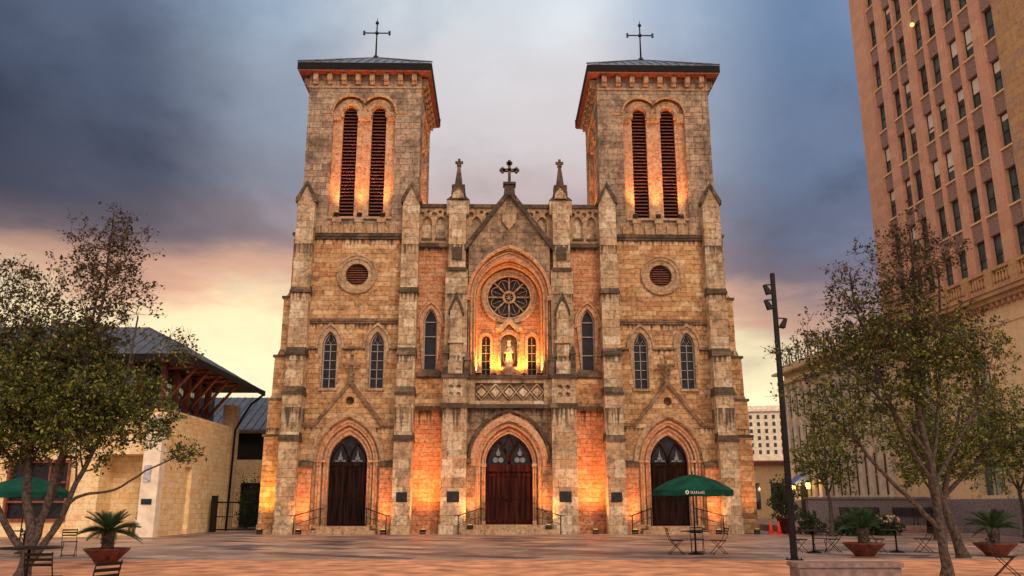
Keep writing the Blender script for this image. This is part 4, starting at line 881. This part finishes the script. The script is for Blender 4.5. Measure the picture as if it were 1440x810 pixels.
# distant white building with a grid of windows
db=thing('distant_building','distant pale office block with a grid of small windows right of the cathedral','building',(50,150,0),R(-14))
m=MB(); m.box(-10,16,0,14,0,18.6); m.box(-10.4,16.4,-.4,14,17.6,18.0); m.box(-10.2,16.2,-.2,0,9.4,9.8); m.build('wall','pale',db)
for i in range(14):
    for j in range(6):
        m=MB(); x=-9.2+i*1.3; z=10.2+j*1.22; m.box(x-.24,x+.24,-.06,0,z,z+.68); m.build('window','frame',db)
wb=thing('low_white_building','low white flat roofed building below the distant office block','building',(40,112,0),R(-8))
m=MB(); m.box(-7,9,0,9,0,7.2); m.box(-7.3,9.3,-.5,9,7.2,7.9); m.build('wall','pale',wb)
for i in range(8):
    m=MB(); m.box(-6.2+i*1.9,-5.2+i*1.9,-.06,0,3.6,5.9); m.build('window','tglass',wb)
m=MB(); m.box(-7,9,-.9,-.1,2.4,3.1); m.build('canopy','cream',wb)
rbk=thing('small_house','small cream building with red roof edge low behind the shrubs right of the cathedral','building',(27,82,0),R(-6))
m=MB(); m.box(-4,5,0,6,0,5.2); m.build('wall','cream',rbk); m=MB(); m.box(-4.4,5.4,-.4,6,5.2,5.6); m.build('roof','redwood',rbk)
for i in range(4): m=MB(); m.box(-3.3+i*2.1,-2.2+i*2.1,-.05,0,1.2,3.6); m.build('window','tglass',rbk)
# ================================================================ TREES
def leaf_mesh(mb,c,s,mi=0):
    a=Vector((random.gauss(0,1),random.gauss(0,1),random.gauss(0,1))).normalized(); b=a.orthogonal().normalized(); b=(Matrix.Rotation(random.uniform(0,6.28),3,a)@b)
    q=a.cross(b)
    l=s*random.uniform(.7,1.35); w=l*.55
    mb.add([c-b*l*.5,c+q*w*.5+a*l*.08,c+b*l*.5,c-q*w*.5+a*l*.08],[(0,1,2,3)],mi)
def build_tree(name,label,cat,base,stems,env,leafs,mat_lo,mat_hi,zsplit,group=None,seed=1,limbs=5,arms=()):
    """stems grow to the given points; sprigs fill the crown ellipsoids env=(x,y,z,rx,ry,rz,sprigs,leaves each), each joined to the nearest twig"""
    random.seed(seed)
    t=thing(name,label,cat,base,0,group); tr=MB(); lf=MB(); nodes=[]
    def smooth(P_,k=4,j=.012):
        n=len(P_); Q=[]
        for i in range(n-1):
            for q in range(k):
                u=q/k; a=P_[max(i-1,0)];b=P_[i];c=P_[i+1];e=P_[min(i+2,n-1)]
                Q.append(.5*((2*b)+(c-a)*u+(2*a-5*b+4*c-e)*u*u+(-a+3*b-3*c+e)*u**3)+Vector((random.gauss(0,j),random.gauss(0,j),0)))
        Q.append(P_[-1]); return Q
    for pts,r0,r1 in list(stems)+list(arms):
        Q=smooth([Vector(p) for p in pts]); m_=len(Q); rs=[r0+(r1-r0)*i/(m_-1) for i in range(m_)]
        if Q[0].z<.05: rs[0]*=1.5; rs[1]*=1.15
        tr.tube(Q,rs,9,cap=False)
        for i,q in enumerate(Q):
            if q.z>1.9: nodes.append((q,rs[i]))
        if (pts,r0,r1) in arms: continue
        for j in range(limbs):
            u=.35+.6*(j+random.random())/limbs; i=min(m_-2,int(u*(m_-1))); p=Q[i]
            if p.z<2.0: continue
            d=(Q[i+1]-Q[i]).normalized(); ax=Matrix.Rotation(random.uniform(0,6.28),3,d)@d.orthogonal().normalized(); dd=(d*.6+ax*.8).normalized(); ln=random.uniform(.7,1.5); B=[p]; q=p
            for _ in range(4): dd=(dd+Vector((random.gauss(0,.2),random.gauss(0,.2),.12))).normalized(); q=q+dd*ln/4; B.append(q)
            rb=rs[i]*.5; tr.tube(B,[rb*(1-.18*k) for k in range(5)],5,cap=False)
            for k,q in enumerate(B): nodes.append((q,rb*(1-.18*k)))
    sp=[]
    for (x,y,z,rx,ry,rz_,n,nl) in env:
        for _ in range(n):
            while True:
                a=Vector((random.uniform(-1,1),random.uniform(-1,1),random.uniform(-1,1)))
                if a.length<1: break
            a*= (.75+.25*random.random())*(1+.22*math.sin(5*math.atan2(a.z,a.x)+x*3)); sp.append((Vector((x+a.x*rx,y+a.y*ry,z+a.z*rz_)),nl))
    st0=[n[0] for n in nodes]
    sp.sort(key=lambda q:min((q[0]-n).length_squared for n in st0))
    for c,nl in sp:
        bi=min(nodes,key=lambda n:(n[0]-c).length_squared+(0 if n[0].z<c.z else .25*(n[0].z-c.z)**2+.05))
        p,r=bi; L_=(c-p).length
        if L_>1.3: c=p+(c-p)*1.3/L_; L_=1.3
        mid=p.lerp(c,.5)+Vector((random.gauss(0,.06),random.gauss(0,.06),-.04*L_))*1.5
        rr=max(.0055,min(r*.62,.028)); tr.tube([p,mid,c],[rr,rr*.8,rr*.55],4,cap=False)
        nodes.append((mid,rr*.8)); nodes.append((c,rr*.6))
        tipd=(c-mid).normalized()
        for k in range(3):
            e=c+(tipd+Vector((random.gauss(0,.7),random.gauss(0,.7),random.gauss(.15,.6)))).normalized()*random.uniform(.16,.34)
            tr.tube([c,e],[.005,.0035],3,cap=False)
            for q in range(max(1,int(nl/3))):
                hi=(e.z+random.gauss(0,1.1))>zsplit
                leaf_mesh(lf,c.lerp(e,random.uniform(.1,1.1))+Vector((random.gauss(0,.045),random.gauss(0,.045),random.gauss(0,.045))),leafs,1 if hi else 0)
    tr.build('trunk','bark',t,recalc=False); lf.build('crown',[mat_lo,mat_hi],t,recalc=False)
    return t
T1=build_tree('live_oak_tree','multi stemmed leaning tree with olive crown in front of the yellow building at left','tree',(-10.75,20.6,0),[
    ([(0,0,0),(.05,0,.9),(-.25,.1,1.9),(-.35,.2,3.2),(-.6,.4,4.6),(-.75,.4,5.8)],.14,.03),
    ([(.05,0,.5),(.3,0,1.4),(.5,-.1,2.3),(.75,-.1,3.6),(.95,0,5.2),(1.0,.1,6.6),(1.0,.1,8.4)],.10,.015),
    ([(.1,0,.3),(.6,.05,1.1),(.9,.1,2.0),(1.3,.2,3.1),(1.7,.2,4.2),(1.9,.1,5.8)],.085,.02),
    ([(-.05,0,.5),(-.7,0,1.3),(-1.2,-.1,2.3),(-1.7,-.2,3.6),(-1.9,-.2,5.0),(-1.8,-.1,7.0)],.085,.02),
    ([(.1,.1,.9),(.3,.5,2.2),(.1,.9,3.8),(.3,1.0,5.4),(.5,.9,6.8)],.07,.02)],
    [(0,0.2,5.2,2,1.2,0.7,231,13),(-0.2,-0.3,3.5,2,1.2,1.1,280,21),(1.05,0.1,6.7,1.25,1.1,1.6,302,11),(1.05,0.1,7.9,0.45,0.5,0.75,31,8),(-1,0.1,6.1,1.1,1.1,1.35,211,11),(0.4,0.2,4,2.1,1.6,1.6,961,22),(2.25,0.1,3.4,1,0.8,0.8,158,15),(2.8,0,5,0.7,0.4,0.5,40,6),(-0.7,0.1,2.9,1.2,1,0.9,158,19),(3.4,-0.2,2.62,0.5,0.25,0.25,25,11),(-2.4,0.2,4.6,1.1,1.2,1.9,294,19),(3.3,-0.1,4.75,0.5,0.25,0.2,10,6)],
    .09,'leaf','leaf_r',5.4,seed=5,arms=[([(.5,0,1.0),(.85,-.05,1.55),(1.2,-.1,1.74),(1.9,-.15,1.85),(2.6,-.2,2.25),(3.4,-.2,2.62)],.045,.015)])
T1.scale=(1,1,1.05)
T2=build_tree('live_oak_tree','tall multi stemmed tree with russet top in front of the pink tower','tree',(10.45,20.6,0),[
    ([(0,0,0),(-.05,0,1.2),(-.1,0,2.4),(-.2,.1,3.8),(-.05,.1,5.4),(.1,.1,6.9),(.12,.1,7.9)],.115,.02),
    ([(-.1,0,2.0),(-.7,.1,3.2),(-1.1,.1,4.6),(-1.4,.2,5.9),(-1.5,.2,6.9)],.05,.02),
    ([(-.1,0,2.2),(.3,.2,3.4),(.6,.3,4.8),(.8,.3,6.2),(.8,.3,7.2)],.05,.02),
    ([(-.15,0,1.9),(.6,-.2,3.0),(1.2,-.2,3.9),(1.5,-.1,4.7)],.05,.02),
    ([(-.1,0,2.6),(-1.0,-.2,3.6),(-1.8,-.2,4.4),(-2.5,-.1,4.9)],.05,.02)],
    [(0.1,0.1,7.1,1.15,1,1.3,192,10),(-1.5,0.1,6.2,0.85,0.8,1.3,105,10),(-2.4,0,4.9,0.95,0.8,0.85,123,11),(-0.3,0.1,4.9,2,1.5,1.7,594,17),(-2.1,0,3.5,1.2,0.9,0.95,162,13),(1.35,0.1,4.9,1,0.9,1,142,13),(-3.45,0,4.9,0.35,0.25,0.25,10,6),(-3.3,0,4,0.5,0.25,0.2,10,6)],
    .088,'leaf','leaf_r',5.9,seed=11,arms=[([(-.05,0,.95),(-.5,.0,1.45),(-1.1,.05,2.05),(-1.7,.1,2.8),(-2.3,.1,3.5)],.065,.03)])
T2.scale=(1,1,1.06)
build_tree('live_oak_tree','smaller leaning tree behind the tall right hand tree, beside the bistro table','tree',(14.4,27.3,0),[
    ([(0,0,0),(-.25,0,1.0),(-.5,0,1.9),(-.9,0,3.1),(-1.1,.1,4.4)],.17,.04),
    ([(-.45,0,1.6),(-.1,0,2.8),(.3,0,4.0),(.6,.1,4.9)],.10,.03),
    ([(-.45,0,1.8),(.7,.1,2.8),(1.6,.2,3.7),(2.3,.2,4.4)],.08,.03)],
    [(0.1,0.1,3.6,2.5,1.7,1.6,594,17),(1.9,0.1,4.8,1.1,1,0.9,123,13)],
    .09,'leaf','leaf',9,seed=21)
for i,(x,y,h,lab,sd) in enumerate(((17.5,46,5.4,'slim young street tree right of the lamp post, in front of the awning',31),(21.0,42,5.6,'slim street tree behind the palm bowl, right of the awning',32),(26.5,44,6.0,'street tree behind the leaning right hand trees',33),(24.2,36,5.6,'dark trunked street tree near the right edge by the green umbrella',34))):
    build_tree('street_tree',lab,'tree',(x,y,0),[([(0,0,0),(.05,0,1.5),(-.05,0,3),(.1,0,h)],.12,.04),([(0,0,2.2),(.6,.2,3.4),(1.1,.3,h-.8)],.06,.03),([(0,0,2.2),(-.6,-.2,3.3),(-1.1,-.1,h-.7)],.06,.03)],[(0,0,h-1.5,2.1,1.6,1.8,270,15)],.14,'leaf','leaf',9,group='street trees on the far side of the plaza',seed=sd)
def shrub(x,y,w,h,label,n,seed,z=0,flowers=0,tall=None):
    random.seed(seed); t=thing('shrub',label,'shrub',(x,y,z)); m=MB()
    for i in range(9): a=random.uniform(0,6.28); m.tube([(0,0,0),(math.cos(a)*w*.2,math.sin(a)*w*.2,h*.5),(math.cos(a)*w*.4,math.sin(a)*w*.3,h*random.uniform(.7,1))],[.025,.02,.01],4)
    m.build('stem','bark',t); m=MB()
    for i in range(n):
        a=random.uniform(0,6.28); r=random.random()**.5*w*.55; zz=h*random.random()**.8
        cl=.8+.35*math.sin(a*3+zz*4)
        leaf_mesh(m,Vector((math.cos(a)*r*cl,math.sin(a)*r*cl,zz*(.8+.25*math.sin(a*2)))),.16)
    m.build('crown','leaf_b',t)
    if flowers:
        m=MB()
        for i in range(flowers): a=random.uniform(0,6.28); r=random.random()**.5*w*.5; m.ball((math.cos(a)*r,math.sin(a)*r-.05,h*random.uniform(.75,1.05)),.07,n=4)
        m.build('blossom','flower',t)
    return t
def planter(x,y,w,h,label,mat='terracotta'):
    t=thing('planter',label,'planter',(x,y,0)); m=MB(); m.lathe([(w*.34,0),(w*.5,h*.92),(w*.54,h*.93),(w*.54,h),(w*.46,h),(w*.44,h*.9)],(0,0,0),16); m.build('pot',mat,t); m=MB(); m.lathe([(w*.44,h*.88),(.01,h*.9)],(0,0,0),16); m.build('soil','soil',t)
planter(16.6,50.5,1.0,.9,'round planter at the right foot of the cathedral'); shrub(16.6,50.5,1.7,2.4,'tall dark shrub in the round planter against the cathedral corner',1500,41,z=.8)
shrub(17.6,49.4,1.6,1.2,'low dark shrub on the paving beside the cathedral planter',900,42)
for i,(x,y,lab) in enumerate(((18.9,47.5,'low dark hedge clump just right of the lamp post, behind the bistro table'),(20.9,47.7,'low dark hedge clump with orange white blossoms behind the bistro table'))): shrub(x,y,1.9,.95,lab,1300,50+i,flowers=40 if i==1 else 0)
shrub(-17.3,61.5,1.6,3.6,'climbing dark shrub by the passage behind the iron gate',900,60)
# palms in terracotta bowls
def palm(x,y,rad,label,seed,bl):
    random.seed(seed)
    b=thing('terracotta_bowl',bl,'bowl',(x,y,0),0,'terracotta bowls on the plaza'); m=MB(); m.lathe([(rad*.42,0),(rad*.62,.16),(rad*.97,.38),(rad,.42),(rad*.93,.42),(rad*.88,.36)],(0,0,0),24); m.build('bowl','terracotta',b); m=MB(); m.lathe([(rad*.88,.37),(.01,.39)],(0,0,0),20); m.build('soil','soil',b)
    t=thing('sago_palm',label,'palm',(x,y,.39)); m=MB(); m.lathe([(.19,0),(.16,.12),(.17,.3),(.2,.42),(.15,.5)],(0,0,0),12)
    for i in range(60): a=random.uniform(0,6.28); z=random.uniform(.02,.45); m.add([(math.cos(a)*.15,math.sin(a)*.15,z),(math.cos(a+.25)*.17,math.sin(a+.25)*.17,z),(math.cos(a+.12)*.22,math.sin(a+.12)*.22,z+.07)],[(0,1,2)])
    m.build('trunk','bark',t)
    for k in range(38):
        a=k*2.39996+random.uniform(-.1,.1); e=R(random.uniform(2,78)) ; ln=random.uniform(.74,.97)*(1 if e<1 else .8)
        m=MB(); pts=[]
        for i in range(9):
            u=i/8; r=ln*u*math.cos(e*(1-.25*u)); z=.47+ln*(math.sin(e)*u-.38*u*u*(1.15-math.sin(e)))
            pts.append(Vector((math.cos(a)*r,math.sin(a)*r,z)))
        m.tube(pts,[.012*(1-.7*i/8) for i in range(9)],4,cap=False)
        sd=Vector((-math.sin(a),math.cos(a),0))
        for i in range(34):
            u=.08+.9*i/34; j=min(7,int(u*8)); p=pts[j].lerp(pts[j+1],u*8-j); w=.20*math.sin(PI*min(1,u*.9+.1))+.03; fw=(pts[j+1]-pts[j]).normalized()
            for s in (-1,1): q=p+sd*s*w*.62+fw*w*.55+Vector((0,0,.5*w)); m.add([p-fw*.012,p+fw*.012,q+fw*.003],[(0,1,2)])
        m.build('frond','palm',t)
palm(-10.92,25.2,.62,'sago palm in the bowl at the left, in front of the yellow building',71,'wide terracotta bowl at the left in front of the yellow building')
palm(11.8,28.4,.66,'sago palm in the bowl between the lamp post and the tall right hand tree',72,'wide terracotta bowl between the lamp post and the tall right hand tree')
palm(16.0,28.3,.66,'sago palm in the bowl right of both right hand tree trunks',73,'wide terracotta bowl right of both right hand tree trunks')
# ================================================================ FURNITURE
def chair(name,label,loc,rz,group,parts=None):
    t=thing(name,label,'chair',loc,rz,group)
    w=.21; r=.011
    for s in (-1,1):   # crossed legs; the back upright is the long leg
        m=MB(); m.tube([(s*w,.26,0),(s*w,-.17,.45),(s*w,-.25,.62),(s*w,-.30,.86)],r,5); m.build('back_leg','iron',t)
        m=MB(); m.tube([(s*(w-.025),-.24,0),(s*(w-.025),.19,.45)],r,5); m.build('front_leg','iron',t)
    m=MB()
    for i in range(6): y=-.17+i*.072; m.box(-w-.01,w+.01,y,y+.045,.445,.462)
    m.tube([(-w,-.17,.44),(-w,.21,.44)],.01,5); m.tube([(w,-.17,.44),(w,.21,.44)],.01,5); m.build('seat','iron',t)
    m=MB()
    for z,y in ((.66,-.262),(.74,-.28),(.82,-.297)): m.frustum(-w-.005,w+.005,y-.008,y+.008,z-.022,-w-.005,w+.005,y-.016,y,z+.022)
    m.build('backrest','iron',t)
    m=MB(); m.tube([(-w,.24,.04),(w,.24,.04)],.009,5); m.tube([(-w,-.22,.04),(w,-.22,.04)],.009,5); m.build('stretcher','iron',t)
    return t
base_chair=chair('folding_chair','x',(0,0,0),0,'black folding bistro chairs')
used=[False]
def put_chair(x,y,rz,label):
    o=base_chair if not used[0] else copy_tree(base_chair); used[0]=True
    o.location=(x,y,.01); o.rotation_euler.z=R(rz); o['label']=label; return o
def table(x,y,label,r=.42):
    t=thing('bistro_table',label,'table',(x,y,.01),0,'black bistro tables')
    m=MB(); m.lathe([(.01,.725),(r,.725),(r+.01,.735),(r,.75),(.01,.75)],(0,0,0),24); m.build('tabletop','iron',t)
    m=MB(); m.tube([(0,0,.03),(0,0,.725)],.032,8); m.build('pedestal','iron',t)
    m=MB(); m.lathe([(.26,0),(.25,.03),(.06,.07),(.03,.12)],(0,0,0),18); m.build('table_base','iron',t)
    return t
table(6.62,29.5,'round black table pierced by the green umbrella pole in front of the right door',.48)
def umbrella(x,y,rz,label,rad=1.33,z0=2.07,z1=2.6,mark=True):
    t=thing('patio_umbrella',label,'umbrella',(x,y,0),rz)
    n=8; ring=[]; 
    m=MB(); vs=[];fs=[]
    rows_=[(0.03,z1),(.25,z1-.05),(.6,z1-.2),(1.0,z0+.02)]
    for k in range(n*2):
        a=2*PI*k/(n*2)+PI/8; 
        for j,(f,z) in enumerate(rows_):
            rr=rad*f*(1 if k%2==0 else .94 if j>0 else 1); vs.append((math.cos(a)*rr,math.sin(a)*rr,z-(0.025*f if k%2 else 0)))
        rr=rad*(1 if k%2==0 else .93); vs.append((math.cos(a)*rr*1.005,math.sin(a)*rr*1.005,z0-.17-(.02 if k%2 else 0)))
    q=5
    for k in range(n*2):
        for j in range(q-1): fs.append((k*q+j,((k+1)%(2*n))*q+j,((k+1)%(2*n))*q+j+1,k*q+j+1))
    m.add(vs,fs); cn=m.build('canopy','green_cloth',t)
    sm=cn.modifiers.new('thickness','SOLIDIFY'); sm.thickness=.008
    m=MB(); m.tube([(0,0,.06),(0,0,z1+.04)],.022,8); m.ball((0,0,z1+.05),.035,n=6); m.build('pole','iron',t)
    for k in range(n):
        a=2*PI*k/n+PI/8; m=MB(); m.tube([(0,0,z1-.06),(math.cos(a)*rad*.58,math.sin(a)*rad*.58,z1-.23),(math.cos(a)*rad*.97,math.sin(a)*rad*.97,z0+.005)],.009,4); m.tube([(0,0,z0-.05),(math.cos(a)*rad*.5,math.sin(a)*rad*.5,z1-.2)],.008,4); m.build('rib','iron',t)
    if mark:
        # round emblem and a line of small pale lettering on the valance, too small to read
        a0=-PI/2-.0; yv=-rad*.935-.02; m=MB()
        m.prism([circ(-.62,z0-.075,.065,14),circ(-.62,z0-.075,.03,10)],yv-.02,yv-.012)
        x=-.50
        for w,h in ((.03,.09),(.05,.08),(.05,.08),(.045,.085),(.03,.08),(.05,.06),(.05,.085),(.03,.09)):
            m.box(x,x+w*.45,yv-.02,yv-.012,z0-.12,z0-.12+h); m.box(x,x+w,yv-.02,yv-.012,z0-.12,z0-.105); x+=w+.018
        m.build('emblem','white',t)
    return t
umbrella(6.62,29.5,R(6),'green patio umbrella with pale emblem in front of the right door')
umbrella(-16.2,30.5,R(0),'green patio umbrella at the left edge in front of the red framed window',rad=1.35,z0=2.02,z1=2.55,mark=False)
umbrella(24.9,38.5,R(10),'green patio umbrella at the right edge beyond the palms',rad=1.2,z0=2.3,z1=2.75,mark=False)
put_chair(5.95,29.45,-92,'folding chair left of the table under the green umbrella in front of the door')
put_chair(7.4,29.5,92,'folding chair right of the table under the green umbrella in front of the door')
put_chair(6.85,30.25,170,'folding chair behind the table under the green umbrella in front of the door')
table(10.85,30.3,'round black table just right of the lamp post, no umbrella')
put_chair(10.3,30.2,-80,'folding chair between the lamp post and the table without umbrella')
put_chair(11.55,30.35,85,'folding chair right of the table that stands by the lamp post')
put_chair(11.3,30.9,150,'folding chair behind the table that stands by the lamp post')
table(13.85,30.6,'round black table between the two right hand tree trunks')
put_chair(13.1,30.5,-85,'folding chair left of the table between the two right hand trunks')
put_chair(14.8,30.6,88,'folding chair right of the table between the two right hand trunks')
t1=table(12.75,20.6,'dark slatted table at the bottom right corner',.45)
put_chair(11.6,20.2,-128,'folding chair in the bottom right corner, tilted in front of the palm bowl')
table(-9.55,18.4,'round black table in front of the left tree at the bottom left',.62)
put_chair(-5.5,12.3,66,'folding chair at the bottom edge just below the left palm bowl')
put_chair(-7.35,14.7,6,'slatted folding chair in the bottom left corner, in front of the tree trunk')
put_chair(-13.6,28.6,20,'folding chair behind the left tree under the yellow wall')
put_chair(-15.0,28.9,-70,'folding chair under the umbrella at the left edge')
table(-16.0,30.4,'round black table under the umbrella at the left edge')
# lamp post with three flood heads
lp=thing('lamp_post','tall dark square lamp post with three angled spotlight heads','lamp post',(8.87,26.46,0))
m=MB(); m.frustum(-.082,.082,-.082,.082,.03,-.06,.06,-.06,.06,8.85); m.build('pole','steel',lp)
m=MB(); m.box(-.21,.21,-.21,.21,0,.035)
for a in (-.16,.16):
    for b in (-.16,.16): m.tube([(a,b,.03),(a,b,.08)],.02,6)
m.build('base_plate','iron',lp)
for s,z in ((-1,8.45),(-1,7.95),(1,7.35)):
    h=MB(); x=s*.3; 
    ca,sa=math.cos(.5*s),math.sin(.5*s)
    h.xf=lambda p,x=x,z=z,ca=ca,sa=sa:(x+(p[0]*ca+p[2]*sa)*1,p[1]-.05,z+(-p[0]*sa*-1*0)-(p[0]*sa)*.4+p[2])
    h.frustum(-.10,.10,-.1,.1,-.30,-.05,.05,-.06,.06,0); h.xf=None; h.tube([(s*.08,0,z+.02),(s*.30,-.05,z)],.022,6); h.build('spotlight_head','steel',lp)
# concrete seat block, bottom right
t=thing('concrete_bench','low mauve concrete seat block at the bottom edge right of the lamp post','bench',(6.9,18.3,0))
m=MB(); m.box(-.78,1.3,-.3,.3,.02,.36); m.build('seat_base','concrete',t); m=MB(); m.box(-.82,1.34,-.34,.34,.37,.46); m.build('seat_slab','concrete',t)
# park benches along the far side
for i in range(7):
    x=22.3+i*3.3; lab='black iron bench along the granite plinth, %s from the awning'%(['first','second','third','fourth','fifth','sixth','seventh'][i])
    t=thing('park_bench',lab,'bench',(x-0.0,53.5,.38),0,'iron benches along the granite plinth')
    m=MB(); 
    for k in range(5): m.box(-1.25,1.25,-.2+k*.09,-.14+k*.09,.44,.47)
    m.build('seat','iron',t); m=MB()
    for k in range(7): m.box(-1.25,1.25,.27+k*.012,.30+k*.012,.52+k*.07,.575+k*.07)
    m.tube([(-1.25,.37,1.04),(1.25,.37,1.04)],.03,5); m.build('backrest','iron',t)
    for s in (-1,0,1): m=MB(); m.tube([(s*1.2,-.2,0),(s*1.2,-.18,.44),(s*1.2,.25,.44),(s*1.2,.37,1.0)],.028,5); m.tube([(s*1.2,.32,0),(s*1.2,.25,.44)],.028,5); m.build('leg','iron',t)
    if abs(s)==1: pass
# low granite wall along the far sidewalk
t=tag((lambda mm:(mm.box(19.6,60,55.0,55.5,.38,1.95),mm.box(19.5,60,54.9,55.6,1.95,2.08),mm.build('granite_wall','granite'))[2])(MB()),'long low mauve granite wall behind the iron benches','wall')
# litter bin
t=thing('litter_bin','dark round litter bin among the benches behind the right tree','bin',(25.0,50.4,0)); m=MB(); m.lathe([(.28,0),(.3,.9),(.32,.92),(.3,1.0),(.1,1.12)],(0,0,0),14); m.build('bin_body','iron',t); m=MB(); m.lathe([(.33,.86),(.335,.94)],(0,0,0),14); m.build('rim','steel',t)
# globe lamp
t=thing('street_lamp','street lamp with a white and red globe seen through the right tree','street lamp',(29.2,56.6,.38)); m=MB(); m.tube([(0,0,0),(0,0,8.7)],[.1,.06],8); m.build('pole','steel',t); m=MB(); m.ball((0,0,8.95),.26,n=10); m.build('globe','white',t); m=MB(); m.lathe([(.2,8.62),(.262,8.85),(.2,8.8)],(0,0,0),10); m.build('collar','cone',t)
# red cones
for x,lab in ((15.55,'red orange traffic cone touching the cathedral corner'),(16.0,'red orange traffic cone beside the shrub planter')):
    t=thing('traffic_cone',lab,'cone',(x-.3,49.0,0)); m=MB(); m.lathe([(.15,.04),(.035,.72),(.02,.73)],(0,0,0),14); m.build('cone','cone',t); m=MB(); m.box(-.2,.2,-.2,.2,.005,.045); m.build('foot','cone',t); m=MB(); m.lathe([(.108,.26),(.082,.42)],(0,0,0),14); m.build('band','white',t)

# ================================================================ PERSON sitting in the porch niche
def skinned(name,pts,edges,rad,mat,parent,root=0):
    me=bpy.data.meshes.new(name); me.from_pydata(pts,edges,[]); me.update()
    o=bpy.data.objects.new(name,me); C.objects.link(o); o.parent=parent
    o.modifiers.new('skin','SKIN'); 
    if not me.skin_vertices: me.attributes.new('skin','FLOAT',"POINT") if False else None
    bm=bmesh.new(); bm.from_mesh(me); ly=bm.verts.layers.skin.verify(); bm.verts.ensure_lookup_table()
    for i,v in enumerate(bm.verts): v[ly].radius=(rad[i],rad[i]); v[ly].use_root=(i==root)
    bm.to_mesh(me); bm.free()
    sb=o.modifiers.new('smooth','SUBSURF'); sb.levels=2; sb.render_levels=2
    me.materials.append(M_[mat]); return o
M_['shirt']=plain('white_cotton_shirt',(.78,.77,.75),.85,var=.08); M_['trouser']=plain('brown_trousers',(.12,.06,.045),.85,var=.2); M_['hair']=plain('dark_hair',(.02,.014,.01),.7,var=.2)
lg=thing('step_stone','low rough stone block in the porch niche that a person sits on','stone block',(-18.9,46.95,0)); m=MB(); m.frustum(-.45,.33,-.22,.22,0,-.42,.3,-.2,.2,.4); m.build('block','yellow',lg)
ps=thing('person','person in white shirt and brown trousers sitting in the niche of the yellow building','person',(-18.88,46.9,.40),R(-20))
B=[(0,0,.1),(0,.01,.3),(0,0,.52),(0,-.01,.62),(0,-.03,.72),(0,-.035,.80), (.10,-.02,.09),(.13,-.42,.10),(.13,-.40,-.32),(.13,-.55,-.37), (-.10,-.02,.09),(-.13,-.42,.10),(-.13,-.40,-.32),(-.13,-.55,-.37), (.19,0,.50),(.24,-.08,.26),(.13,-.30,.16),(.11,-.38,.15), (-.19,0,.50),(-.24,-.08,.26),(-.13,-.30,.16),(-.11,-.38,.15)]
E_=[(0,1),(1,2),(2,3),(3,4),(4,5),(0,6),(6,7),(7,8),(8,9),(0,10),(10,11),(11,12),(12,13),(2,14),(14,15),(15,16),(16,17),(2,18),(18,19),(19,20),(20,21)]
Rr=[.14,.13,.13,.055,.085,.07,.085,.06,.045,.035,.085,.06,.045,.035,.055,.042,.03,.028,.055,.042,.03,.028]
skinned('body',B,E_,Rr,'skin',ps)
skinned('shirt',[(0,0,.12),(0,.01,.3),(0,0,.52),(.19,0,.505),(.235,-.06,.32),(-.19,0,.505),(-.235,-.06,.32)],[(0,1),(1,2),(2,3),(3,4),(2,5),(5,6)],[.155,.15,.145,.07,.06,.07,.06],'shirt',ps)
skinned('trousers',[(0,0,.09),(.10,-.02,.09),(.13,-.42,.10),(.13,-.40,-.28),(-.10,-.02,.09),(-.13,-.42,.10),(-.13,-.40,-.28)],[(0,1),(1,2),(2,3),(0,4),(4,5),(5,6)],[.15,.10,.075,.06,.10,.075,.06],'trouser',ps)
m=MB(); m.ball((0,-.005,.785),.105,n=10,sz=.95); m.build('hair','hair',ps)
